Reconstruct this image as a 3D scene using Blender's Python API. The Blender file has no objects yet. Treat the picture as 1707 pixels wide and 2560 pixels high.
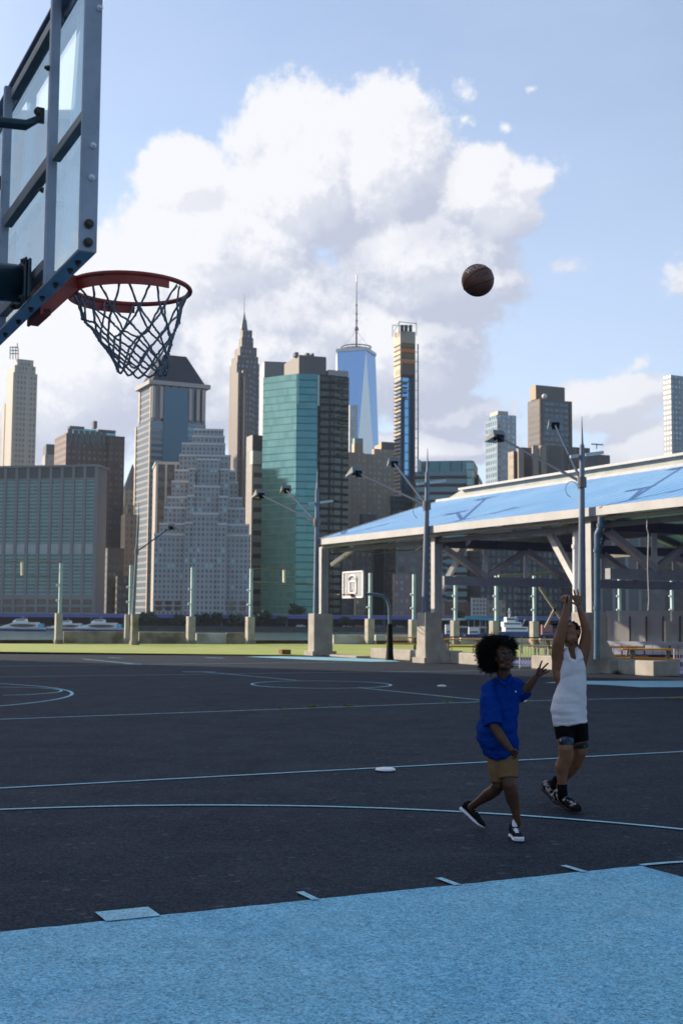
import bpy, bmesh, math, random
from mathutils import Vector, Matrix, noise
random.seed(7)
V = Vector
S = bpy.context.scene
COL = S.collection
R_ = math.radians
# ------------------------------------------------------------------ camera
FPX, PITCH, ROLL, CH = 3108.48, 0.08547, -0.00685, 1.638
PHI, OX, OY, HW, RH = 0.46016, -3.17179, 5.92397, 2.0188, 2.9303
cF = V((0, math.cos(PITCH), math.sin(PITCH)))
_R = V((1, 0, 0)); _U = V((0, -math.sin(PITCH), math.cos(PITCH)))
cR = _R*math.cos(ROLL) - _U*math.sin(ROLL)
cU = _R*math.sin(ROLL) + _U*math.cos(ROLL)
cam = bpy.data.cameras.new('camera'); camo = bpy.data.objects.new('camera', cam); COL.objects.link(camo)
m = Matrix((cR, cU, -cF)).transposed().to_4x4(); m.translation = (0, 0, CH); camo.matrix_world = m
cam.sensor_fit = 'VERTICAL'; cam.sensor_height = 36; cam.sensor_width = 24
cam.lens = FPX/2560*36; cam.clip_end = 20000; cam.clip_start = .1
cam.dof.use_dof = True; cam.dof.focus_distance = 7.0; cam.dof.aperture_fstop = 6.0
S.camera = camo
S.render.resolution_x = 682; S.render.resolution_y = 1024

def ray(x, y):
    return cF*FPX + cR*(x-853.5) + cU*(1280-y)
def P(x, y, Y):                       # the world point seen at photo pixel (x, y) at ground distance Y
    d = ray(x, y); return V((0, 0, CH)) + d*(Y/d.y)
def G(x, y, z=0.0):                   # the point of the level plane z at photo pixel (x, y)
    d = ray(x, y); return V((0, 0, CH)) + d*((z-CH)/d.z)
LD = V((math.cos(PHI), math.sin(PHI), 0)); ND = V((-math.sin(PHI), math.cos(PHI), 0)); UP = V((0, 0, 1))
def C(s, t, z=0.0):                   # court frame: s along the court, t across it
    return V((OX, OY, z)) + LD*s + ND*t

# ------------------------------------------------------------------ light, exposure
SUN_AZ, SUN_EL = R_(150), R_(22)      # math angle of the sun in plan, elevation
sd = V((math.cos(SUN_AZ)*math.cos(SUN_EL), math.sin(SUN_AZ)*math.cos(SUN_EL), math.sin(SUN_EL)))
sun = bpy.data.lights.new('sun', 'SUN'); suno = bpy.data.objects.new('sun', sun); COL.objects.link(suno)
suno.rotation_euler = sd.to_track_quat('Z', 'Y').to_euler()
sun.energy = 5.0; sun.angle = R_(0.6); sun.color = (1.0, .85, .66)
S.view_settings.view_transform = 'Standard'; S.view_settings.look = 'None'
S.view_settings.exposure = 0.75; S.view_settings.gamma = 1.0
S.view_settings.use_curve_mapping = False

# ------------------------------------------------------------------ node helpers
class NT:
    def __init__(s, tree): s.t = tree; s.n = tree.nodes; s.l = tree.links
    def put(s, sock, v):
        if v is None: return
        if hasattr(v, 'is_output') or isinstance(v, bpy.types.NodeSocket): s.l.new(v, sock)
        else: sock.default_value = v
    def m(s, op, a, b=None, c=None, clamp=False):
        n = s.n.new('ShaderNodeMath'); n.operation = op; n.use_clamp = clamp
        for i, v in enumerate((a, b, c)): s.put(n.inputs[i], v)
        return n.outputs[0]
    def v(s, op, a, b=None):
        n = s.n.new('ShaderNodeVectorMath'); n.operation = op
        s.put(n.inputs[0], a); s.put(n.inputs[1], b)
        return n.outputs['Value'] if op in ('LENGTH', 'DOT_PRODUCT', 'DISTANCE') else n.outputs[0]
    def comb(s, x, y, z=0.0):
        n = s.n.new('ShaderNodeCombineXYZ'); s.put(n.inputs[0], x); s.put(n.inputs[1], y); s.put(n.inputs[2], z); return n.outputs[0]
    def sep(s, a):
        n = s.n.new('ShaderNodeSeparateXYZ'); s.put(n.inputs[0], a); return n.outputs
    def noise(s, vec, scale, detail=3, rough=.5, out=0):
        n = s.n.new('ShaderNodeTexNoise'); s.put(n.inputs['Vector'], vec); n.inputs['Scale'].default_value = scale
        n.inputs['Detail'].default_value = detail; n.inputs['Roughness'].default_value = rough; return n.outputs[out]
    def white(s, vec):
        n = s.n.new('ShaderNodeTexWhiteNoise'); s.put(n.inputs['Vector'], vec); return n.outputs[0]
    def ramp(s, f, a, b, lo=0., hi=1., smooth=True):
        n = s.n.new('ShaderNodeMapRange'); n.interpolation_type = 'SMOOTHSTEP' if smooth else 'LINEAR'
        s.put(n.inputs[0], f); n.inputs[1].default_value = a; n.inputs[2].default_value = b
        s.put(n.inputs[3], lo); s.put(n.inputs[4], hi); return n.outputs[0]
    def mix(s, f, a, b):
        n = s.n.new('ShaderNodeMix'); n.data_type = 'RGBA'; s.put(n.inputs[0], f)
        s.put(n.inputs[6], a if not isinstance(a, tuple) else (*a, 1)[:4]); s.put(n.inputs[7], b if not isinstance(b, tuple) else (*b, 1)[:4])
        return n.outputs[2]

# ------------------------------------------------------------------ sky and clouds (world)
W = bpy.data.worlds.new('World'); S.world = W; W.use_nodes = True
t = NT(W.node_tree); t.n.clear()
wo = t.n.new('ShaderNodeOutputWorld'); bg = t.n.new('ShaderNodeBackground'); t.l.new(bg.outputs[0], wo.inputs[0])
sky = t.n.new('ShaderNodeTexSky'); sky.sky_type = 'NISHITA'; sky.sun_disc = False
sky.sun_elevation = SUN_EL; sky.sun_rotation = R_(90)-SUN_AZ
sky.air_density = 1.0; sky.dust_density = 0.8; sky.ozone_density = 1.5
bg.inputs['Strength'].default_value = 0.112
tc = t.n.new('ShaderNodeTexCoord'); sx, sy, sz = t.sep(tc.outputs['Generated'])
az = t.m('ARCTAN2', sx, sy); el = t.m('ARCSINE', sz)
q = t.comb(az, el)
def sky_pt(x, y):
    d = ray(x, y).normalized(); return (math.atan2(d.x, d.y), math.asin(d.z), 0.)
BL = [(760,430,260,240),(960,420,230,210),(1190,480,200,130),(560,620,300,260),(1060,640,290,230),(330,760,230,240),
      (640,880,420,300),(180,930,300,260),(1330,430,110,55),(1250,690,120,80),(470,450,150,120),(60,1000,260,230),(1000,880,250,200),
      (1530,1000,190,85),(1130,1040,170,80),(1640,1150,190,110),(1690,710,60,55),(1140,240,40,34),(1270,305,22,18),(1150,305,38,22),
      (1400,645,60,22),(1340,200,26,14),(420,400,40,28),(1030,1130,300,70),(1600,905,60,26)]
def field(vec, detail):
    wn = t.noise(vec, 9., 2, .5, out=1)
    w2 = t.v('MULTIPLY', t.v('SUBTRACT', wn, (.5, .5, .5)), (.045, .045, 0.))
    pv = t.v('ADD', vec, w2); best = None
    for (x, y, rx, ry) in BL:
        c = sky_pt(x, y)
        if rx*ry < 5000: rx *= 1.7; ry *= 1.7; small = True
        else: small = False
        d = t.v('LENGTH', t.v('MULTIPLY', t.v('SUBTRACT', pv, c), (FPX/rx, FPX/ry, 0.)))
        d = t.m('SUBTRACT', 1., d)
        if small: d = t.m('SUBTRACT', t.m('MULTIPLY', d, .55), .24)
        elif rx*ry > 14000: d = t.m('MULTIPLY', d, 1.7)
        best = d if best is None else t.m('SMOOTH_MAX', best, d, .12)
    # other directions: scattered cumulus
    g = t.m('SUBTRACT', t.noise(vec, 3.2, 3, .55), .56)
    side = t.ramp(t.m('ABSOLUTE', az), .30, .5)
    g = t.m('MULTIPLY', t.m('MULTIPLY', g, 4.), side)
    best = t.m('MAXIMUM', best, t.m('SUBTRACT', g, t.m('SUBTRACT', 1., side)))
    n1 = t.noise(vec, 20., detail+2, .67)
    n3 = t.noise(vec, 95., 4, .6)
    return t.m('ADD', t.m('ADD', best, t.m('MULTIPLY', t.m('SUBTRACT', n1, .5), 1.35)), t.m('MULTIPLY', t.m('SUBTRACT', n3, .5), .55))
f0 = field(q, 7)
f1 = field(t.v('ADD', q, (-.008, .012, 0.)), 6)
f2 = field(t.v('ADD', q, (-.035, .055, 0.)), 1)
alpha = t.ramp(f0, .0, .40)
lit = t.ramp(t.m('SUBTRACT', f0, f1), -.20, .26, smooth=False)
lit2 = t.ramp(t.m('SUBTRACT', f0, f2), -.55, .65, smooth=False)
big = t.noise(q, 9., 5, .6)
low = t.ramp(el, .10, .30)                                   # cloud bases are greyer than cloud tops
shade = t.m('ADD', t.m('MULTIPLY', lit, .62), t.m('MULTIPLY', lit2, .55))
shade = t.m('ADD', shade, t.m('MULTIPLY', low, .22))
shade = t.m('ADD', shade, t.m('MULTIPLY', t.m('SUBTRACT', big, .5), .55))
shade = t.m('ADD', shade, t.m('MULTIPLY', t.ramp(az, -.26, .12), -.26))
shade = t.m('ADD', shade, -.02, clamp=True)
ccol = t.mix(shade, (2.85, 3.08, 3.85), (4.98, 5.02, 5.25))
# thin whitish veil over the blue, stronger low down and to the left
veil = t.m('ADD', t.ramp(el, .50, .0, .16, .5), t.m('MULTIPLY', t.noise(t.comb(t.m('MULTIPLY', az, 1.), t.m('MULTIPLY', el, 2.4)), 5., 4, .6), .30))
sunward = t.v('DOT_PRODUCT', t.v('NORMALIZE', tc.outputs['Generated']), tuple(sd))   # the veil scatters most light towards the sun
sw = t.ramp(sunward, -.15, .45)
sk = t.mix(t.m('MULTIPLY', veil, t.m('MULTIPLY', sw, .95)), sky.outputs[0], (3.95, 4.5, 6.0))
ccol = t.mix(sw, (2.0, 2.35, 3.0), ccol)
aur = t.ramp(sunward, .72, .99)                        # bright aureole round the sun, outside the picture to the left
sk = t.mix(aur, sk, (8., 8.2, 8.8)); ccol = t.mix(aur, ccol, (9.5, 9.5, 9.8))
fin = t.mix(alpha, sk, ccol)
below = t.ramp(el, -.02, .0)
fin = t.mix(below, (1.2, 1.3, 1.4), fin)
t.l.new(fin, bg.inputs['Color'])

# ------------------------------------------------------------------ materials
MATS = {}
def mat(name, col, rough=.6, metal=0., spec=.5, var=0., vscale=3., bump=0., bscale=40., col2=None, thr=None, rust=0., coat=0.):
    if name in MATS: return MATS[name]
    M = bpy.data.materials.new(name); M.use_nodes = True; t = NT(M.node_tree); b = t.n['Principled BSDF']
    b.inputs['Roughness'].default_value = rough; b.inputs['Metallic'].default_value = metal
    b.inputs['Specular IOR Level'].default_value = spec; b.inputs['Coat Weight'].default_value = coat
    b.inputs['Base Color'].default_value = (*col, 1)
    tc = t.n.new('ShaderNodeTexCoord').outputs['Object']
    cs = None
    if var or col2:
        nz = t.noise(tc, vscale, 5, .6)
        c2 = col2 or tuple(c*(1-var) for c in col)
        f = t.ramp(nz, *(thr or (.35, .65)))
        cs = t.mix(f, tuple(col), tuple(c2))
    if rust:
        f = t.m('MULTIPLY', t.ramp(t.noise(tc, vscale*2.3, 6, .7), .60, .72), rust)
        cs = t.mix(f, cs if cs is not None else tuple(col), (.12, .045, .015))
    if cs is not None: t.l.new(cs, b.inputs['Base Color'])
    if bump:
        bn = t.n.new('ShaderNodeBump'); bn.inputs['Strength'].default_value = bump; bn.inputs['Distance'].default_value = .02
        t.l.new(t.noise(tc, bscale, 4, .6), bn.inputs['Height']); t.l.new(bn.outputs[0], b.inputs['Normal'])
    MATS[name] = M; return M

def facade(name, wall, win, wu, hv, fu=.6, fv=.6, wr=.15, wmetal=.5, vary=.5, lit=0., litcol=(.3, .7, .75), wallvar=.12, pier=0, piercol=None, band=0, bandcol=None, wob=0.):
    """window grid in metres of wall (UV = metres): wu column pitch, hv storey height, fu/fv window share"""
    if name in MATS: return MATS[name]
    M = bpy.data.materials.new(name); M.use_nodes = True; t = NT(M.node_tree); b = t.n['Principled BSDF']
    uv = t.n.new('ShaderNodeUVMap').outputs[0]; u, v, _ = t.sep(uv)
    cu = t.m('DIVIDE', u, wu); cv = t.m('DIVIDE', v, hv)
    au = t.m('ABSOLUTE', t.m('SUBTRACT', t.m('FRACT', cu), .5)); av = t.m('ABSOLUTE', t.m('SUBTRACT', t.m('FRACT', cv), .5))
    mask = t.m('MULTIPLY', t.m('LESS_THAN', au, fu/2), t.m('LESS_THAN', av, fv/2))
    cell = t.comb(t.m('FLOOR', cu), t.m('FLOOR', cv), 3.3)
    r = t.white(cell)
    wcol = t.mix(t.m('MULTIPLY', r, vary), tuple(win), tuple(min(1, c*1.9+.03) for c in win))
    if lit: wcol = t.mix(t.m('GREATER_THAN', t.white(t.v('ADD', cell, (7.1, 3., 1.))), 1-lit), wcol, tuple(litcol))
    wl = t.mix(t.ramp(t.noise(t.comb(t.m('MULTIPLY', u, .05), t.m('MULTIPLY', v, .02)), 1., 4, .6), .3, .7), tuple(wall), tuple(c*(1-wallvar) for c in wall))
    if pier:
        pm = t.m('LESS_THAN', t.m('FRACT', t.m('DIVIDE', u, wu*pier)), .16)
        wl = t.mix(pm, wl, tuple(piercol or wall)); mask = t.m('MULTIPLY', mask, t.m('SUBTRACT', 1., pm))
    if band:
        bm_ = t.m('LESS_THAN', t.m('FRACT', t.m('DIVIDE', v, hv*band)), .5/band)
        wl = t.mix(bm_, wl, tuple(bandcol)); mask = t.m('MULTIPLY', mask, t.m('SUBTRACT', 1., bm_))
    t.l.new(t.mix(mask, wl, wcol), b.inputs['Base Color'])
    t.l.new(t.ramp(mask, 0, 1, .85, wr, False), b.inputs['Roughness'])
    t.l.new(t.m('MULTIPLY', mask, wmetal), b.inputs['Metallic'])
    if wob:
        bn = t.n.new('ShaderNodeBump'); bn.inputs['Strength'].default_value = wob; bn.inputs['Distance'].default_value = 1.
        h = t.m('ADD', t.noise(t.comb(u, v), .045, 3, .6), t.m('MULTIPLY', r, .06))
        t.l.new(h, bn.inputs['Height']); t.l.new(bn.outputs[0], b.inputs['Normal'])
    MATS[name] = M; return M

# ------------------------------------------------------------------ object helpers
def link(o, parent=None):
    COL.objects.link(o)
    if parent is not None: o.parent = parent
    return o
def obj(name, bm, m, parent=None, smooth=False, loc=None):
    me = bpy.data.meshes.new(name)
    if smooth:
        for f in bm.faces: f.smooth = True
    bmesh.ops.recalc_face_normals(bm, faces=bm.faces[:])
    bm.to_mesh(me); bm.free()
    for x in (m if isinstance(m, (list, tuple)) else [m]): me.materials.append(x)
    o = bpy.data.objects.new(name, me); link(o, parent)
    if parent is not None:
        o.location = -V(parent.get('_b', (0, 0, 0))) if loc is None else loc
    return o
def thing(name, label, cat, base=(0, 0, 0), group=None):
    """Empty at the thing's base; its parts are built in world coordinates and shifted back by the base"""
    o = bpy.data.objects.new(name, None); link(o); o.empty_display_size = .2
    o.location = V(base); o['_b'] = tuple(base)
    return tag(o, label, cat, group)
def tag(o, label, cat, group=None):
    o['label'] = label; o['category'] = cat
    if group: o['group'] = group
    return o
def struct(name, bm, m, kind='structure'):
    o = obj(name, bm, m); o['kind'] = kind; return o
def copy_tree(o, loc=None, parent=None, label=None):
    c = o.copy(); COL.objects.link(c)
    if parent is not None: c.parent = parent
    if loc is not None: c.location = loc
    if label: c['label'] = label
    for ch in list(o.children): copy_tree(ch, None, c)
    return c
def B(): return bmesh.new()
def face(bm, pts, mi=0):
    vs = [bm.verts.new(p) for p in pts]
    try: f = bm.faces.new(vs); f.material_index = mi; return f
    except ValueError: return None
def hexa(bm, p, mi=0):                # 8 corners: bottom 4 (ccw), top 4
    vs = [bm.verts.new(x) for x in p]
    for ix in ((3,2,1,0),(4,5,6,7),(0,1,5,4),(1,2,6,5),(2,3,7,6),(3,0,4,7)):
        f = bm.faces.new([vs[i] for i in ix]); f.material_index = mi
def obox(bm, c, ax, ay, az, mi=0):    # centre, half-axis vectors
    c = V(c); ax = V(ax); ay = V(ay); az = V(az)
    hexa(bm, [c-ax-ay-az, c+ax-ay-az, c+ax+ay-az, c-ax+ay-az, c-ax-ay+az, c+ax-ay+az, c+ax+ay+az, c-ax+ay+az], mi)
def box(bm, x0, x1, y0, y1, z0, z1, mi=0):
    hexa(bm, [(x0,y0,z0),(x1,y0,z0),(x1,y1,z0),(x0,y1,z0),(x0,y0,z1),(x1,y0,z1),(x1,y1,z1),(x0,y1,z1)], mi)
def bar(bm, a, b, w, h=None, up=UP, mi=0):   # rectangular bar from a to b
    a = V(a); b = V(b); d = (b-a); L = d.length; d.normalize(); h = h or w
    s = d.cross(V(up))
    if s.length < 1e-4: s = d.cross(V((1, 0, 0)))
    s.normalize(); u = s.cross(d)
    obox(bm, (a+b)/2, d*L/2, s*w/2, u*h/2, mi)
def tube(bm, pts, rad, n=8, caps=True, closed=False, flat=None, mi=0):
    pts = [V(p) for p in pts]; rad = rad if isinstance(rad, (list, tuple)) else [rad]*len(pts)
    rings = []; prev = None; N = len(pts)
    for i, p in enumerate(pts):
        if closed: d = pts[(i+1) % N]-pts[i-1]
        else: d = pts[min(i+1, N-1)]-pts[max(i-1, 0)]
        if d.length < 1e-9: d = V((0, 0, 1))
        d.normalize()
        if prev is None:
            s = d.cross(V((0, 0, 1)))
            if s.length < .05: s = d.cross(V((0, 1, 0)))
        else: s = prev - d*prev.dot(d)
        s.normalize(); prev = s; u = d.cross(s)
        rings.append([bm.verts.new(p+(s*math.cos(2*math.pi*k/n)+u*math.sin(2*math.pi*k/n))*rad[i]) for k in range(n)])
    for i in range(N if closed else N-1):
        a, b = rings[i], rings[(i+1) % N]
        for k in range(n):
            f = bm.faces.new((a[k], a[(k+1) % n], b[(k+1) % n], b[k])); f.material_index = mi
    if caps and not closed:
        bm.faces.new(rings[0][::-1]).material_index = mi; bm.faces.new(rings[-1]).material_index = mi
def ball(bm, c, r, M=None, seg=14, mi=0):
    r = r if isinstance(r, (tuple, list)) else (r, r, r)
    mt = Matrix.Translation(V(c)) @ (M.to_4x4() if M is not None else Matrix()) @ Matrix.Diagonal((*r, 1))
    o = bmesh.ops.create_uvsphere(bm, u_segments=seg, v_segments=max(6, seg*2//3), radius=1, matrix=mt)
    if mi:
        for v in o['verts']:
            for f in v.link_faces: f.material_index = mi
def limb(bm, pts, n=14):              # tapered chain with round joints; pts = [(point, radius)]
    tube(bm, [p for p, r in pts], [r for p, r in pts], n)
    for p, r in pts: ball(bm, p, r, seg=n)
def loft(bm, rings, caps=True, mi=0):
    rs = [[bm.verts.new(p) for p in r] for r in rings]; n = len(rs[0])
    for a, b in zip(rs, rs[1:]):
        for k in range(n):
            f = bm.faces.new((a[k], a[(k+1) % n], b[(k+1) % n], b[k])); f.material_index = mi
    if caps: bm.faces.new(rs[0][::-1]).material_index = mi; bm.faces.new(rs[-1]).material_index = mi
def remesh(o, vox, smooth=4, fac=.5):
    r = o.modifiers.new('remesh', 'REMESH'); r.mode = 'VOXEL'; r.voxel_size = vox; r.use_smooth_shade = True
    if smooth: s = o.modifiers.new('smooth', 'SMOOTH'); s.iterations = smooth; s.factor = fac
def bevel(o, w, seg=2):
    b = o.modifiers.new('bevel', 'BEVEL'); b.width = w; b.segments = seg; b.limit_method = 'ANGLE'; return o
# ------------------------------------------------------------------ ground, court, water
WATER_Z = -4.5
def ground_mats():
    def grit(t, tc, sc):           # random value per stone of aggregate
        v = t.n.new('ShaderNodeTexVoronoi'); v.inputs['Scale'].default_value = sc; t.l.new(tc, v.inputs['Vector']); return t.sep(v.outputs['Color'])[0]
    M = bpy.data.materials.new('asphalt'); M.use_nodes = True; t = NT(M.node_tree); b = t.n['Principled BSDF']
    tc = t.n.new('ShaderNodeTexCoord').outputs['Object']
    big = t.noise(tc, .22, 5, .6); mid = t.noise(tc, 1.4, 6, .7); g1 = grit(t, tc, 95.); g2 = grit(t, tc, 38.)
    c = t.mix(t.ramp(big, .3, .7), (.0135, .023, .040), (.024, .033, .049))
    c = t.mix(t.m('MULTIPLY', t.ramp(mid, .45, .75), .25), c, (.016, .019, .026))
    c = t.mix(t.m('MULTIPLY', t.ramp(g1, .62, 1.), .75), c, (.060, .070, .090))
    c = t.mix(t.m('MULTIPLY', t.ramp(g1, .42, .0), .9), c, (.004, .005, .008))
    c = t.mix(t.m('MULTIPLY', t.ramp(g2, .70, 1.), .35), c, (.05, .058, .075)); c = t.mix(t.m('MULTIPLY', t.ramp(g2, .3, .0), .45), c, (.008, .010, .014))
    c = t.mix(t.m('MULTIPLY', t.m('GREATER_THAN', grit(t, tc, 22.), .992), .5), c, (.10, .11, .13))
    scf = t.noise(t.v('MULTIPLY', tc, (.35, 1.6, 1.)), 1.1, 6, .75); sc2 = t.noise(t.v('MULTIPLY', tc, (2.1, .5, 1.)), 1.7, 5, .75)
    c = t.mix(t.m('MULTIPLY', t.ramp(scf, .56, .72), .38), c, (.055, .060, .070)); c = t.mix(t.m('MULTIPLY', t.ramp(sc2, .58, .74), .45), c, (.006, .009, .016))
    v = t.n.new('ShaderNodeTexVoronoi'); v.feature = 'DISTANCE_TO_EDGE'; v.inputs['Scale'].default_value = .16
    wv = t.v('ADD', tc, t.v('MULTIPLY', t.noise(tc, 1.5, 4, .6, out=1), (1.2, 1.2, 0.)))
    t.l.new(wv, v.inputs['Vector'])
    c = t.mix(t.m('MULTIPLY', t.m('LESS_THAN', v.outputs[0], .0030), .5), c, (.010, .010, .012))
    t.l.new(c, b.inputs['Base Color'])
    t.l.new(t.ramp(mid, .3, .7, .74, .86), b.inputs['Roughness']); b.inputs['Specular IOR Level'].default_value = .08
    bn = t.n.new('ShaderNodeBump'); bn.inputs['Strength'].default_value = .6; bn.inputs['Distance'].default_value = .004
    t.l.new(g1, bn.inputs['Height']); t.l.new(bn.outputs[0], b.inputs['Normal'])
    def paint(name, c1, c2, wear):
        M2 = bpy.data.materials.new(name); M2.use_nodes = True; t = NT(M2.node_tree); b = t.n['Principled BSDF']
        tc = t.n.new('ShaderNodeTexCoord').outputs['Object']
        g1 = grit(t, tc, 120.); g2 = grit(t, tc, 46.); mid = t.noise(tc, 2.6, 6, .75); big = t.noise(tc, .5, 4, .6)
        c = t.mix(t.ramp(big, .35, .65), c1, c2)
        c = t.mix(t.m('MULTIPLY', t.ramp(mid, .46, .70), .50), c, tuple(min(1, x*1.25+.10) for x in c1))
        c = t.mix(t.m('MULTIPLY', t.ramp(mid, .48, .30), .40*wear), c, tuple(x*.7 for x in c1))
        c = t.mix(t.m('MULTIPLY', t.ramp(g1, .60, 1.), .55), c, tuple(min(1, x*1.3+.16) for x in c1))
        c = t.mix(t.m('MULTIPLY', t.ramp(g1, .42, .0), .8*wear), c, (.035, .12, .19))
        c = t.mix(t.m('MULTIPLY', t.ramp(g2, .22, .0), .35*wear), c, (.035, .11, .17)); c = t.mix(t.m('MULTIPLY', t.ramp(g2, .75, 1.), .3), c, tuple(min(1, x*1.3+.18) for x in c1))
        pw_ = t.noise(t.v('MULTIPLY', tc, (1., .45, 1.)), 1.5, 6, .78)
        c = t.mix(t.m('MULTIPLY', t.ramp(pw_, .54, .70), .45*wear), c, (.36, .52, .64)); c = t.mix(t.m('MULTIPLY', t.ramp(pw_, .44, .30), .40*wear), c, (.06, .20, .33))
        wn = t.noise(t.v('MULTIPLY', tc, (1., 1.8, 1.)), 34., 3, .6)
        c = t.mix(t.m('MULTIPLY', t.ramp(wn, .62, .70), .45*wear), c, (.03, .08, .13))
        t.l.new(c, b.inputs['Base Color']); b.inputs['Roughness'].default_value = .68; b.inputs['Specular IOR Level'].default_value = .25
        bn = t.n.new('ShaderNodeBump'); bn.inputs['Strength'].default_value = .6; bn.inputs['Distance'].default_value = .004
        t.l.new(g1, bn.inputs['Height']); t.l.new(bn.outputs[0], b.inputs['Normal'])
        return M2
    return M, paint('key_paint', (.17, .455, .59), (.135, .44, .63), 1.), paint('line_paint', (.26, .52, .62), (.34, .60, .68), .6)
ASPH, KEYP, LINEP = ground_mats()
def lawn_mat():
    M = bpy.data.materials.new('lawn'); M.use_nodes = True; t = NT(M.node_tree); b = t.n['Principled BSDF']
    tc = t.n.new('ShaderNodeTexCoord').outputs['Object']
    c = t.mix(t.ramp(t.noise(tc, .35, 5, .65), .3, .7), (.22, .28, .045), (.30, .345, .065))
    c = t.mix(t.m('MULTIPLY', t.ramp(t.noise(tc, 12., 3, .7), .4, .7), .4), c, (.17, .20, .03))
    t.l.new(c, b.inputs['Base Color']); b.inputs['Roughness'].default_value = .9; return M
LAWN = lawn_mat()
def pl(*pts):
    bm = B(); face(bm, pts); return bm
# pier deck: court asphalt, one thick slab
def xy(p, z): return V((p[0], p[1], z))
g0 = G(0, 1631); g1 = G(870, 1641.5)
gd = (g1-g0); gd.normalize()
SWD = V((1, .25, 0)).normalized(); SW0 = V((-17, 76, 0))       # sea-wall line
def slab(name, pts, z0, z1, m):
    bm = B(); n = len(pts)
    b = [bm.verts.new(xy(p, z0)) for p in pts]; tt = [bm.verts.new(xy(p, z1)) for p in pts]
    bm.faces.new(tt); bm.faces.new(b[::-1])
    for i in range(n): bm.faces.new((b[i], b[(i+1) % n], tt[(i+1) % n], tt[i]))
    return struct(name, bm, m)
W0 = SW0-SWD*100; W1 = SW0+SWD*140
slab('court_ground', [(-110, -60), (130, -60), (130, W1.y), (W1.x, W1.y), (W0.x, W0.y), (-110, W0.y)], -1.2, 0, ASPH)
a = g0-gd*90; b_ = g0+gd*21.5
struct('lawn', pl(xy(a, .004), xy(b_, .004), xy(b_+LD*2, .004), xy(SW0+SWD*62, .004), xy(SW0-SWD*80, .004)), LAWN)
# painted markings
def band_poly(bm, pts, w, z):        # a painted line following pts (list of world points)
    L = []; N = len(pts)
    for i, p in enumerate(pts):
        d = (pts[min(i+1, N-1)]-pts[max(i-1, 0)]).normalized(); s = V((-d.y, d.x, 0))*w/2
        L.append((bm.verts.new(xy(p-s, z)), bm.verts.new(xy(p+s, z))))
    for a, b in zip(L, L[1:]): bm.faces.new((a[0], b[0], b[1], a[1]))
def jit(p, k): return p + V((random.uniform(-k, k), random.uniform(-k, k), 0))
def line(bm, p, q, w=.05, z=.009, n=24): band_poly(bm, [jit(p.lerp(q, i/n), .004) for i in range(n+1)], w, z)
def arc(bm, c, r, a0, a1, w=.05, z=.009, n=60):
    band_poly(bm, [jit(C(c[0]+r*math.cos(a0+(a1-a0)*i/n), c[1]+r*math.sin(a0+(a1-a0)*i/n)), .003) for i in range(n+1)], w, z)
ft = .3048
# near key: slightly ragged painted edge
bm = B()
edge = [C(s, (.012*noise.noise(V((s*5, 1, 0)))+.006*random.uniform(-1, 1))) for s in [x*.07-1.2 for x in range(101)] if s < 19*ft]
edge.append(C(19*ft, 0)); tt = C(19*ft, 0)
edge2 = [C(19*ft+.008*random.uniform(-1, 1), -k*.07) for k in range(1, int(2*HW/.07))]+[C(19*ft, -2*HW)]
poly = edge+edge2+[C(-1.2, -2*HW)]
face(bm, [xy(p, .004) for p in poly]); struct('key_paint_near', bm, KEYP)
bm = B()
def quad_st(bm, s0, s1, t0, t1, z=.010): face(bm, [xy(C(s0, t0), z), xy(C(s1, t0), z), xy(C(s1, t1), z), xy(C(s0, t1), z)])
quad_st(bm, 7*ft, 8*ft, -.03, .20)
for k in range(3):
    s = 11*ft+k*(3*ft+.05); quad_st(bm, s, s+.048, -.03, .20)
arc(bm, (19*ft, -HW), HW, -math.pi/2, math.pi/2, .05)
rim_s = 1.6
arc(bm, (rim_s, -HW), 6.22, -math.pi/2, math.pi/2, .055, n=110)
line(bm, C(0, -8), C(0, 5.5), .05); 
line(bm, C(-9, 5.46), C(28, 5.56), .055, n=120)
line(bm, C(13.85, -9.6), C(13.85, 5.46), .05)
# second court
line(bm, C(-12, 13.35), C(4.2, 13.55), .06, n=40); line(bm, C(4.2, 13.55), C(13.9, 14.4), .06, n=30); line(bm, C(13.9, 14.4), C(30, 13.4), .06, n=40)
line(bm, C(13.3, 28.9), C(13.86, 23.4), .07); line(bm, C(13.8, 19.75), C(14.1, 14.5), .07)
arc(bm, (13.6, 21.35), 1.72, 0, 2*math.pi, .07)
arc(bm, (1.3, 21.2), 5.85, -math.pi*.47, math.pi*.47, .07); arc(bm, (5.5, 21.2), 1.55, -math.pi*.5, math.pi*.5, .06)
line(bm, C(-10, 28.0), C(33, 27.0), .05); line(bm, C(12.7, 29.15), C(13.6, 28.8), .16)
# third court
line(bm, C(-10, 34.4), C(30, 35.6), .06); line(bm, C(12.8, 41.2), C(13.2, 35.6), .09); line(bm, C(12.9, 35.9), C(13.35, 35.3), .22)
line(bm, C(8.6, 43.6), C(9.6, 42.6), .10); line(bm, C(14.2, 42.5), C(14.6, 42.0), .16); line(bm, G(515, 1644), G(560, 1646), .14)
struct('court_lines', bm, LINEP)
FKEY = mat('far_key_paint', (.20, .45, .58), .6, var=.15, vscale=2)
struct('key_paint_far', pl(*[xy(G(x, y), .012) for x, y in ((612,1642.5),(700,1641.5),(830,1644),(960,1649),(1002,1654.5),(930,1655),(800,1651),(690,1646))]), FKEY)
struct('key_paint_right', pl(*[xy(G(x, y), .014) for x, y in ((1360,1708),(1430,1703),(1500,1703.5),(1707,1703),(1850,1702),(1850,1719),(1600,1719.5),(1520,1714))]), FKEY)
RINK = mat('rink_floor', (.12, .15, .42), .6, var=.15, vscale=1)
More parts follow.
